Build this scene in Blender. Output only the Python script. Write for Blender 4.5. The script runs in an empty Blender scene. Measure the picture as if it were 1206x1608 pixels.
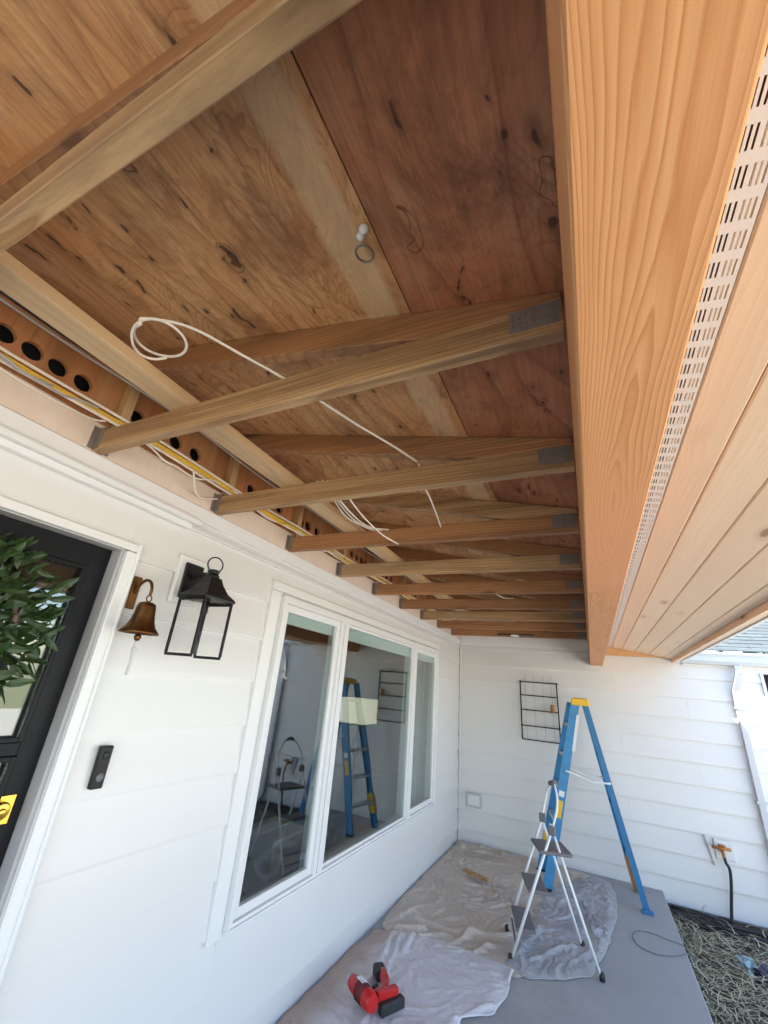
import bpy, bmesh, math, random
from mathutils import Vector, Matrix, noise
R = math.radians
random.seed(11)
scene = bpy.context.scene
C = scene.collection

# ------------------------------------------------------------------ camera
cam_d = bpy.data.cameras.new('camera'); cam = bpy.data.objects.new('camera', cam_d); C.objects.link(cam)
yaw, pitch, roll = -0.4750, 0.3970, 0.0937
fw = Vector((math.sin(yaw)*math.cos(pitch), math.cos(yaw)*math.cos(pitch), math.sin(pitch)))
rt = Vector((math.cos(yaw), -math.sin(yaw), 0)); up = rt.cross(fw)
rt2 = math.cos(roll)*rt + math.sin(roll)*up; up2 = rt2.cross(fw)
M = Matrix((rt2, up2, -fw)).transposed().to_4x4(); M.translation = Vector((1.628, -0.726, 1.640))
cam.matrix_world = M
cam_d.sensor_fit = 'HORIZONTAL'; cam_d.sensor_width = 36; cam_d.lens = 36*646.18/1206
cam_d.shift_x = 7.05/1206; cam_d.shift_y = 2.4/1206
cam_d.clip_start = .02; cam_d.clip_end = 2000
scene.camera = cam
# ------------------------------------------------------------------ world, sun, exposure
SUN_EL, SUN_AZ = R(60), R(-112)      # azimuth from +Y towards +X: the sun stands behind the house
w = bpy.data.worlds.new('World'); scene.world = w; w.use_nodes = True
wn = w.node_tree; bg = wn.nodes['Background']; sky = wn.nodes.new('ShaderNodeTexSky')
sky.sky_type = 'NISHITA'; sky.sun_disc = False; sky.sun_elevation = SUN_EL; sky.sun_rotation = SUN_AZ
sky.air_density = 1.0; sky.dust_density = .6; sky.ozone_density = 1.0
wn.links.new(sky.outputs[0], bg.inputs[0]); bg.inputs[1].default_value = 0.15
sl = bpy.data.lights.new('sun', 'SUN'); sl.energy = 5; sl.angle = R(.5); sl.color = (1, .93, .82)
so = bpy.data.objects.new('sun', sl); C.objects.link(so)
sd = Vector((math.sin(SUN_AZ)*math.cos(SUN_EL), math.cos(SUN_AZ)*math.cos(SUN_EL), math.sin(SUN_EL)))
so.rotation_euler = sd.to_track_quat('Z', 'Y').to_euler()
vs = scene.view_settings; vs.view_transform = 'Standard'; vs.look = 'None'; vs.gamma = 1; vs.use_curve_mapping = False
vs.exposure = 2.1
scene.cycles.max_bounces = 10; scene.cycles.diffuse_bounces = 6; scene.cycles.glossy_bounces = 4
scene.cycles.transparent_max_bounces = 8

# ------------------------------------------------------------------ node helpers
class NT:
    def __init__(s, name):
        s.m = bpy.data.materials.new(name); s.m.use_nodes = True; s.t = s.m.node_tree
        s.p = s.t.nodes['Principled BSDF']
    def n(s, typ, **kw):
        nd = s.t.nodes.new(typ)
        for k, v in kw.items(): setattr(nd, k, v)
        return nd
    def l(s, a, b): s.t.links.new(a, b)
    def val(s, sock, v):
        if hasattr(v, 'is_linked') or hasattr(v, 'links'): s.l(v, sock)
        else: sock.default_value = v
    def math(s, op, a, b=0.0, c=None, clamp=False):
        nd = s.n('ShaderNodeMath', operation=op, use_clamp=clamp); s.val(nd.inputs[0], a); s.val(nd.inputs[1], b)
        if c is not None: s.val(nd.inputs[2], c)
        return nd.outputs[0]
    def noise(s, vec, scale, detail=4, rough=.5, dist=0):
        nd = s.n('ShaderNodeTexNoise'); s.l(vec, nd.inputs['Vector']); nd.inputs['Scale'].default_value = scale
        nd.inputs['Detail'].default_value = detail; nd.inputs['Roughness'].default_value = rough
        nd.inputs['Distortion'].default_value = dist
        return nd.outputs['Fac']
    def vor(s, vec, scale, feature='F1', dim='3D'):
        nd = s.n('ShaderNodeTexVoronoi', feature=feature, voronoi_dimensions=dim); s.l(vec, nd.inputs['Vector']); nd.inputs['Scale'].default_value = scale
        return nd
    def ramp(s, f, stops, interp='LINEAR'):
        nd = s.n('ShaderNodeValToRGB'); s.l(f, nd.inputs[0]); nd.color_ramp.interpolation = interp
        e = nd.color_ramp.elements
        while len(e) < len(stops): e.new(.5)
        for i, (p, c) in enumerate(stops):
            e[i].position = p; e[i].color = tuple(c)+(1,) if len(c) == 3 else c
        return nd.outputs[0]
    def mix(s, f, a, b, mode='MIX'):
        nd = s.n('ShaderNodeMix', data_type='RGBA', blend_type=mode); s.val(nd.inputs[0], f)
        for i, v in ((6, a), (7, b)):
            if isinstance(v, tuple): nd.inputs[i].default_value = v+(1,)
            else: s.l(v, nd.inputs[i])
        return nd.outputs[2]
    def coord(s, scale=(1, 1, 1), rnd=0, obj=True, rot=(0, 0, 0), loc=(0, 0, 0)):
        tc = s.n('ShaderNodeTexCoord'); v = tc.outputs['Object']
        if rnd:
            oi = s.n('ShaderNodeObjectInfo'); cb = s.n('ShaderNodeCombineXYZ')
            m1 = s.math('MULTIPLY', oi.outputs['Random'], rnd)
            for i in range(3): s.l(m1, cb.inputs[i])
            ad = s.n('ShaderNodeVectorMath', operation='ADD'); s.l(v, ad.inputs[0]); s.l(cb.outputs[0], ad.inputs[1]); v = ad.outputs[0]
        mp = s.n('ShaderNodeMapping'); s.l(v, mp.inputs[0]); mp.inputs['Scale'].default_value = scale
        mp.inputs['Rotation'].default_value = rot; mp.inputs['Location'].default_value = loc
        return mp.outputs[0]
    def bump(s, h, strength=.2, dist=.002):
        b = s.n('ShaderNodeBump'); s.l(h, b.inputs['Height']); b.inputs['Strength'].default_value = strength
        b.inputs['Distance'].default_value = dist; s.l(b.outputs[0], s.p.inputs['Normal'])
    def fin(s, col=None, rough=.6, **kw):
        if col is not None: s.val(s.p.inputs['Base Color'], col+(1,) if isinstance(col, tuple) else col)
        s.val(s.p.inputs['Roughness'], rough)
        for k, v in kw.items(): s.p.inputs[k.replace('_', ' ')].default_value = v
        return s.m

def wood(name, axis, pale, mid, dark, dens=55, warp=.018, knots=1.6, rnd=17, knotcol=(.13, .05, .02), blotch=.5, gloss=.6, patch=None, off=(0, 0), streak=.5, vary=.35, ringdark=.0, stain=0.0):
    """sawn softwood: growth rings as distance from a wandering pith line along the given axis"""
    t = NT(name)
    base = t.coord(rnd=rnd)
    st = [1, 1, 1]; st[axis] = .12
    v1 = t.n('ShaderNodeVectorMath', operation='MULTIPLY'); t.l(base, v1.inputs[0]); v1.inputs[1].default_value = st
    vs_ = v1.outputs[0]
    # knots
    st2 = [1, 1, 1]; st2[axis] = .33
    v2 = t.n('ShaderNodeVectorMath', operation='MULTIPLY'); t.l(base, v2.inputs[0]); v2.inputs[1].default_value = st2
    kv = t.vor(v2.outputs[0], knots); kd = kv.outputs['Distance']
    kbend = t.math('POWER', t.math('SUBTRACT', 1.0, t.math('MULTIPLY', kd, 2.2, clamp=True), clamp=True), 3.0)
    # ring distance: coordinates across the grain
    sep = t.n('ShaderNodeSeparateXYZ'); t.l(t.coord(), sep.inputs[0])
    ids = [i for i in range(3) if i != axis]
    w1 = t.math('MULTIPLY', t.math('SUBTRACT', t.noise(vs_, 5.0, 2), .5), warp*9)
    w2 = t.math('MULTIPLY', t.math('SUBTRACT', t.noise(vs_, 14.0, 3), .5), warp*1.6)
    a = t.math('ADD', t.math('ADD', sep.outputs[ids[0]], off[0]), w1)
    b = t.math('ADD', t.math('ADD', sep.outputs[ids[1]], off[1]), t.math('MULTIPLY', w1, -.7))
    r = t.math('SQRT', t.math('ADD', t.math('MULTIPLY', a, a), t.math('MULTIPLY', b, b)))
    r = t.math('ADD', r, w2)
    r = t.math('ADD', r, t.math('MULTIPLY', kbend, .03))
    ring = t.math('FRACT', t.math('MULTIPLY', r, dens))
    ringc = t.ramp(ring, [(0, (0, 0, 0)), (.55, (.35, .35, .35)), (.86, (1, 1, 1)), (1, (0, 0, 0))])
    fine = [260, 260, 260]; fine[axis] = 5
    v3 = t.n('ShaderNodeVectorMath', operation='MULTIPLY'); t.l(base, v3.inputs[0]); v3.inputs[1].default_value = fine
    fib = t.noise(v3.outputs[0], 1.0, 3, .6)
    bl = t.noise(vs_, 4.5, 3, .55)
    c = t.mix(ringc, pale, mid)
    c = t.mix(t.math('MULTIPLY', t.math('POWER', ringc, 3.0), ringdark), c, dark)
    c = t.mix(t.math('MULTIPLY', t.ramp(bl, [(.35, (0, 0, 0)), (.75, (1, 1, 1))]), blotch), c, dark)
    c = t.mix(t.math('MULTIPLY', fib, .35), c, dark)
    st3 = [34, 34, 34]; st3[axis] = .7
    v4 = t.n('ShaderNodeVectorMath', operation='MULTIPLY'); t.l(base, v4.inputs[0]); v4.inputs[1].default_value = st3
    stk = t.ramp(t.noise(v4.outputs[0], 1.0, 4, .6, .4), [(.45, (0, 0, 0)), (.7, (1, 1, 1))])
    c = t.mix(t.math('MULTIPLY', stk, streak), c, dark)
    if patch:
        pn = t.noise(t.coord(scale=tuple(.25 if i == axis else 1.3 for i in range(3)), rnd=9), 2.6, 2)
        c = t.mix(t.ramp(pn, [(.5, (0, 0, 0)), (.62, (.8, .8, .8))]), c, patch)
    if stain:
        sn = t.noise(vs_, 9.0, 7, .75, .6)
        c = t.mix(t.math('MULTIPLY', t.ramp(sn, [(.48, (0, 0, 0)), (.62, (1, 1, 1))]), stain), c, (.13, .075, .04))
    oi2 = t.n('ShaderNodeObjectInfo'); c = t.mix(t.math('MULTIPLY', oi2.outputs['Random'], vary), c, dark)
    kmask = t.ramp(kd, [(0, (1, 1, 1)), (.07, (.9, .9, .9)), (.10, (.25, .25, .25)), (.2, (0, 0, 0))])
    c = t.mix(kmask, c, knotcol)
    t.bump(t.math('ADD', t.math('MULTIPLY', ringc, .6), fib), .25, .0012)
    return t.fin(c, gloss)

def plywood(name, base, red, dark, pale, seamband=None, seed=0.0):
    """rotary cut veneer: contour figure of a stretched noise, knots, patches, scuffs"""
    t = NT(name)
    p = t.coord(scale=(1, .30, 0.0), loc=(seed, seed, 0))
    big = t.noise(p, 1.5, 2, .5, .9)
    con = t.math('FRACT', t.math('MULTIPLY', big, 13.0))
    con = t.ramp(con, [(0, (0, 0, 0)), (.5, (.25, .25, .25)), (.9, (1, 1, 1)), (1, (0, 0, 0))])
    con2 = t.math('FRACT', t.math('MULTIPLY', t.noise(t.coord(scale=(1, .45, 0), loc=(seed+5, 0, 0)), 2.6, 3, .55, 1.4), 30.0))
    con2 = t.ramp(con2, [(0, (0, 0, 0)), (.6, (.1, .1, .1)), (.9, (1, 1, 1)), (1, (0, 0, 0))])
    zone = t.ramp(t.noise(t.coord(scale=(1, .7, 0), loc=(seed+2, 8, 0)), 1.8, 2), [(.44, (0, 0, 0)), (.58, (1, 1, 1))])
    bl = t.noise(t.coord(scale=(1, .55, 0), loc=(seed, 3, 0)), 2.2, 6, .65)
    bl2 = t.noise(t.coord(scale=(1, .7, 0), loc=(seed+9, 1, 0)), 5.5, 6, .7)
    c = t.mix(t.ramp(bl, [(.36, (0, 0, 0)), (.66, (1, 1, 1))]), base, red)
    c = t.mix(t.ramp(bl2, [(.52, (0, 0, 0)), (.75, (.85, .85, .85))]), c, pale)
    c = t.mix(t.math('MULTIPLY', con, .38), c, red)
    c = t.mix(t.math('MULTIPLY', t.math('POWER', con, 4.0), .42), c, dark)
    c = t.mix(t.math('MULTIPLY', t.math('MULTIPLY', con2, zone), .5), c, dark)
    stain = t.noise(t.coord(scale=(1, .8, 0), loc=(1, seed, 0)), 3.1, 7, .75, .5)
    c = t.mix(t.ramp(stain, [(.50, (0, 0, 0)), (.68, (.85, .85, .85))]), c, dark)
    fib = t.noise(t.coord(scale=(130, 5, 1)), 1, 4, .65)
    c = t.mix(t.math('MULTIPLY', t.ramp(fib, [(.4, (0, 0, 0)), (.75, (1, 1, 1))]), .45), c, dark)
    wv = t.n('ShaderNodeTexNoise'); t.l(t.coord(), wv.inputs['Vector']); wv.inputs['Scale'].default_value = 11
    def knots(scale, lo, loc, thr, rimthr, warp):
        wa = t.n('ShaderNodeVectorMath', operation='MULTIPLY_ADD'); t.l(wv.outputs['Color'], wa.inputs[0]); wa.inputs[1].default_value = (warp, warp, 0)
        t.l(t.coord(scale=(1, .45, 0), loc=loc), wa.inputs[2])
        k = t.vor(wa.outputs[0], scale, dim='2D'); kd = k.outputs['Distance']
        sc = t.n('ShaderNodeSeparateColor'); t.l(k.outputs['Color'], sc.inputs[0])
        on = t.math('GREATER_THAN', sc.outputs[0], thr); ro = t.math('GREATER_THAN', sc.outputs[1], rimthr)
        sz = t.math('ADD', .55, sc.outputs[2]); kd = t.math('DIVIDE', kd, sz)
        eye = t.ramp(kd, [(0, (1, 1, 1)), (lo*.7, (.95, .95, .95)), (lo, (.3, .3, .3)), (lo*3, (0, 0, 0))])
        rim = t.ramp(kd, [(lo*1.5, (0, 0, 0)), (lo*1.75, (1, 1, 1)), (lo*2.05, (0, 0, 0))])
        return t.math('MULTIPLY', t.math('MULTIPLY', eye, on), .88), t.math('MULTIPLY', t.math('MULTIPLY', rim, ro), .8)
    e1, r1 = knots(7.0, .058, (seed*1.7, .3, 0), .42, .66, .11)
    e2, r2 = knots(13.0, .07, (seed+.4, .9, 0), .74, .90, .07)
    for e in (e1, r1, e2): c = t.mix(e, c, (.035, .013, .006))
    if seamband:
        sp = t.n('ShaderNodeSeparateXYZ'); t.l(t.coord(), sp.inputs[0])
        xx = t.math('ADD', sp.outputs[0], t.math('MULTIPLY', t.noise(t.coord(scale=(1, 2, 1)), 3, 2), .03))
        d = t.math('ABSOLUTE', t.math('SUBTRACT', xx, seamband[0]))
        c = t.mix(t.ramp(d, [(seamband[1]-.012, (.55, .55, .55)), (seamband[1]+.004, (0, 0, 0))]), c, pale)
    t.bump(t.math('ADD', con, fib), .35, .0015)
    return t.fin(c, .75)

def plain(name, col, rough=.5, var=.06, scale=6, bump=0, **kw):
    t = NT(name); f = t.noise(t.coord(), scale, 5, .6)
    hi = tuple(min(1, c*(1+var)) for c in col); lo = tuple(c*(1-var) for c in col)
    c = t.mix(f, lo, hi)
    if bump: t.bump(t.noise(t.coord(), scale*6, 4), bump, .002)
    return t.fin(c, rough, **kw)

MAT = {}
MAT['spf_x'] = wood('truss_lumber', 0, (.78, .50, .25), (.52, .30, .12), (.21, .10, .038), dens=75, warp=.014, knots=5.5, rnd=23, blotch=.45, patch=(.40, .27, .15), streak=.8, ringdark=.5, stain=.5, vary=.25)
MAT['spf_x_red'] = wood('truss_lumber_reddish', 0, (.58, .29, .12), (.40, .165, .06), (.20, .08, .03), dens=75, warp=.014, knots=5.0, rnd=31, blotch=.6, streak=.7, ringdark=.4, stain=.4, vary=.25)
MAT['spf_y'] = wood('ledger_lumber', 1, (.66, .47, .28), (.58, .37, .19), (.44, .27, .13), dens=100, warp=.012, knots=4.5, rnd=13, blotch=.35)
MAT['spf_z'] = wood('rafter_lumber', 2, (.60, .40, .20), (.50, .30, .13), (.36, .2, .09), dens=100, rnd=13)
MAT['beam'] = wood('beam_fir', 1, (.85, .46, .21), (.58, .23, .075), (.50, .19, .06), dens=150, warp=.018, knots=3.2, streak=.3, rnd=0, blotch=.45, patch=(.74, .33, .15), knotcol=(.20, .065, .025), off=(-1.755, -2.072))
MAT['soffit'] = wood('soffit_pine', 1, (.92, .76, .57), (.88, .68, .47), (.74, .52, .34), dens=110, warp=.02, knots=5.0, streak=.3, vary=.45, rnd=29, blotch=.3, knotcol=(.34, .17, .08), gloss=.5)
MAT['trimwood'] = wood('rake_pine', 0, (.72, .46, .24), (.62, .36, .16), (.5, .28, .12), dens=80, rnd=3)
MAT['ply_w'] = plywood('plywood_tan', (.70, .41, .19), (.62, .27, .10), (.22, .085, .028), (.68, .46, .26), seamband=(1.225, .052))
MAT['ply_e'] = plywood('plywood_red', (.47, .195, .085), (.42, .13, .05), (.13, .045, .018), (.44, .235, .12), seed=4.3)
MAT['osb'] = plywood('blocking_wood', (.52, .24, .10), (.44, .16, .05), (.24, .09, .03), (.50, .30, .14), seed=2.1)
MAT['washed'] = None
t = NT('washed_plywood'); v = t.coord(scale=(1, 1, 1)); f = t.noise(v, 9, 5, .65, .8); f2 = t.noise(t.coord(scale=(1, 14, 3)), 3, 4)
c = t.mix(f, (.62, .47, .36), (.74, .66, .56)); c = t.mix(t.math('MULTIPLY', f2, .45), c, (.50, .36, .26)); MAT['washed'] = t.fin(c, .75)

def paint(name, col, rough=.45):
    t = NT(name); f = t.noise(t.coord(), 2.2, 4, .55); g = t.noise(t.coord(scale=(1, 1, 1)), 70, 3)
    c = t.mix(t.math('MULTIPLY', f, .5), col, tuple(x*.93 for x in col))
    d = t.noise(t.coord(scale=(1, 1, 3)), 17, 5, .7)
    c = t.mix(t.ramp(d, [(.62, (0, 0, 0)), (.8, (.12, .12, .12))]), c, (.55, .52, .48))
    gr = t.noise(t.coord(scale=(3, 3, 60)), 1.5, 4, .6)
    t.bump(t.math('ADD', t.math('MULTIPLY', g, .5), gr), .12, .0015)
    return t.fin(c, rough)
MAT['white'] = paint('white_siding_paint', (.71, .70, .69), .27)
MAT['trim'] = paint('white_trim_paint', (.74, .74, .73), .35)
MAT['vinyl'] = plain('white_vinyl', (.72, .72, .72), .3, .02)
MAT['gutter'] = plain('white_gutter_metal', (.50, .52, .54), .35, .03)
MAT['black_paint'] = plain('door_black_paint', (.008, .0085, .011), .42, .1, 3, Specular_IOR_Level=.18)
MAT['black_metal'] = plain('black_metal', (.009, .009, .010), .4, .2, 20, Specular_IOR_Level=.3)
MAT['jamb'] = plain('jamb_grey', (.42, .41, .41), .5, .05)
MAT['brass'] = plain('aged_brass', (.17, .08, .03), .45, .6, 25, Metallic=1.0)
MAT['bright_brass'] = plain('bright_brass', (.85, .50, .08), .25, .08, 20, Metallic=1.0)
MAT['rope'] = plain('cord', (.55, .54, .52), .8, .15, 60)
MAT['white_cable'] = plain('white_cable', (.78, .70, .60), .45, .06, 12)
MAT['yellow_cable'] = plain('yellow_cable', (.80, .50, .05), .45, .1, 12)
MAT['black_cable'] = plain('black_cable', (.02, .02, .022), .5, .2, 12)
MAT['grey_cable'] = plain('grey_cable', (.42, .38, .36), .5, .1, 12)
MAT['blue'] = plain('blue_fiberglass', (.022, .17, .36), .42, .35, 14)
MAT['blue_light'] = plain('blue_fiberglass_pale', (.045, .25, .49), .42, .3, 14)  # paler blue for the front rails
MAT['yellow'] = plain('yellow_plastic', (.85, .50, .03), .45, .12, 12)
MAT['alu'] = plain('aluminium', (.62, .63, .64), .38, .1, 14, Metallic=.85)
MAT['whitemetal'] = plain('white_coated_tube', (.78, .80, .80), .3, .05, 14)
MAT['greyplastic'] = plain('grey_plastic', (.15, .14, .15), .55, .15, 14)
MAT['rust'] = plain('rusty_orange', (.42, .17, .04), .7, .4, 20)
MAT['red'] = plain('red_plastic', (.50, .012, .012), .35, .12, 10)
MAT['blackrubber'] = plain('black_rubber', (.02, .02, .022), .55, .3, 20)
MAT['galv'] = plain('galvanised_plate', (.24, .20, .17), .5, .3, 40, Metallic=.4)
MAT['leaf'] = None
t = NT('olive_leaf'); oi = t.n('ShaderNodeNewGeometry'); f = t.noise(t.coord(), 23, 3)
c = t.mix(f, (.005, .018, .003), (.024, .060, .010)); c = t.mix(t.math('MULTIPLY', oi.outputs['Random Per Island'], .7), c, (.04, .07, .018)); MAT['leaf'] = t.fin(c, .45)
t = NT('concrete'); v = t.coord(); f = t.noise(v, 2.5, 6, .65); g = t.noise(v, 120, 3, .6); h = t.noise(t.coord(scale=(1, .25, 1)), 9, 4)
c = t.mix(f, (.33, .34, .34), (.41, .415, .415)); c = t.mix(t.ramp(h, [(.55, (0, 0, 0)), (.75, (.35, .35, .35))]), c, (.28, .285, .285))
c = t.mix(t.math('MULTIPLY', g, .25), c, (.24, .24, .24)); dst = t.noise(t.coord(), 1.1, 8, .75, .8); c = t.mix(t.ramp(dst, [(.52, (0, 0, 0)), (.66, (.5, .5, .5))]), c, (.46, .44, .41)); spk = t.vor(t.coord(), 16, dim='3D'); c = t.mix(t.ramp(spk.outputs['Distance'], [(.03, (.7, .7, .7)), (.06, (0, 0, 0))]), c, (.20, .20, .20)); t.bump(t.math('ADD', g, f), .3, .003); MAT['slab'] = t.fin(c, .72)
t = NT('soil'); v = t.coord(); f = t.noise(v, 6, 8, .7); c = t.mix(f, (.035, .026, .018), (.11, .08, .055)); t.bump(f, 1, .05); MAT['soil'] = t.fin(c, .95)
t = NT('lawn'); v = t.coord(); f = t.noise(v, 1.2, 8, .7); c = t.mix(f, (.20, .21, .10), (.34, .32, .20)); t.bump(f, .6, .05); MAT['lawn'] = t.fin(c, .95)
t = NT('bounce_concrete'); v = t.coord(); f = t.noise(v, 2, 6, .6); c = t.mix(f, (.58, .54, .48), (.68, .64, .58)); MAT['bounce_pave'] = t.fin(c, .85)
t = NT('straw'); gi = t.n('ShaderNodeNewGeometry'); c = t.ramp(gi.outputs['Random Per Island'], [(0, (.14, .12, .07)), (.35, (.42, .38, .25)), (.75, (.60, .58, .42)), (1, (.30, .34, .19))]); MAT['straw'] = t.fin(c, .8)
t = NT('shingles'); v = t.coord(scale=(1, 1, 1)); br = t.n('ShaderNodeTexBrick'); t.l(v, br.inputs['Vector']); br.inputs['Scale'].default_value = 3.0
br.inputs['Color1'].default_value = (.025, .032, .036, 1); br.inputs['Color2'].default_value = (.07, .09, .10, 1); br.inputs['Mortar'].default_value = (.012, .016, .018, 1)
br.inputs['Mortar Size'].default_value = .03; br.inputs['Brick Width'].default_value = .9; br.inputs['Row Height'].default_value = .36
c = t.mix(t.noise(t.coord(scale=(6, 6, 6)), 3, 4), br.outputs[0], (.09, .11, .12), 'MIX'); MAT['shingle'] = t.fin(c, .85)
# drop cloths
t = NT('beige_dropcloth'); f = t.noise(t.coord(), 3, 5, .6); g = t.noise(t.coord(scale=(1, 1, 1)), 16, 4, .7, 1.5)
c = t.mix(f, (.56, .47, .39), (.70, .61, .52)); c = t.mix(t.ramp(g, [(.5, (0, 0, 0)), (.7, (.4, .4, .4))]), c, (.42, .32, .24)); MAT['cloth_beige'] = t.fin(c, .42)
t.bump(t.noise(t.coord(), 30, 6, .7, 2.6), .8, .012)
t = NT('clear_plastic_sheet'); g = t.noise(t.coord(), 14, 4, .7, 1.8)
c = t.mix(g, (.42, .42, .43), (.58, .57, .58)); MAT['cloth_clear'] = t.fin(c, .25)
t.bump(t.noise(t.coord(), 26, 6, .7, 3.0), 1.0, .015)
t = NT('lavender_dropcloth'); f = t.noise(t.coord(), 4, 5, .6)
sp = t.n('ShaderNodeSeparateXYZ'); t.l(t.coord(), sp.inputs[0])
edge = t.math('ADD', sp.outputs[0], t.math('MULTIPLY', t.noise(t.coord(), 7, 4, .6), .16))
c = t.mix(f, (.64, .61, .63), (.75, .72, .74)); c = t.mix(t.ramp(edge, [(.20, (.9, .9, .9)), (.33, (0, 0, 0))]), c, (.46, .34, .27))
MAT['cloth_lav'] = t.fin(c, .4); t.bump(t.noise(t.coord(), 24, 6, .7, 2.4), .7, .010)
# glass
def glass(name, ior=1.75, tint=(.86, .93, .92)):
    t = NT(name); t.t.nodes.remove(t.p); out = t.t.nodes['Material Output']
    fr = t.n('ShaderNodeFresnel'); ge = t.n('ShaderNodeNewGeometry')   # the same reflectance from both faces of the pane
    t.l(t.math('ADD', ior, t.math('MULTIPLY', ge.outputs['Backfacing'], 1/ior-ior)), fr.inputs[0])
    tr = t.n('ShaderNodeBsdfTransparent'); tr.inputs[0].default_value = tint+(1,)
    gl = t.n('ShaderNodeBsdfGlossy'); gl.inputs['Roughness'].default_value = 0.0; gl.inputs[0].default_value = (1, 1, 1, 1)
    nz = t.n('ShaderNodeBump'); t.l(t.noise(t.coord(), 2.2, 1), nz.inputs['Height']); nz.inputs['Strength'].default_value = .12; nz.inputs['Distance'].default_value = .01
    t.l(nz.outputs[0], gl.inputs['Normal'])
    mx = t.n('ShaderNodeMixShader'); t.l(fr.outputs[0], mx.inputs[0]); t.l(tr.outputs[0], mx.inputs[1]); t.l(gl.outputs[0], mx.inputs[2])
    t.l(mx.outputs[0], out.inputs[0]); return t.m
MAT['glass'] = glass('window_glass', 1.9)
MAT['lantern_glass'] = glass('lantern_glass', 1.2, (.97, .97, .97))
MAT['clear'] = plain('clear_knob_glass', (.75, .72, .70), .08, .1, 20)
MAT['room'] = plain('room_wall', (.34, .33, .32), .8)
MAT['room_dark'] = plain('room_floor_brown', (.10, .07, .05), .5)
MAT['curtain'] = plain('grey_curtain', (.45, .44, .43), .8, .1)
MAT['card'] = plain('cardboard', (.50, .38, .26), .8, .1)
MAT['dusty'] = plain('pipe_grey', (.40, .40, .41), .6)
MAT['teal'] = plain('teal_plastic', (.26, .42, .46), .3, .3, 30)
MAT['navy'] = plain('navy_plastic', (.02, .02, .06), .35, .3, 30)
MAT['dark'] = plain('painted_dark', (.006, .005, .005), .9)
t = NT('lampshade'); t.p.inputs['Emission Color'].default_value = (1, .82, .55, 1); t.p.inputs['Emission Strength'].default_value = .12; MAT['shade'] = t.fin((.8, .75, .62), .8)

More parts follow.
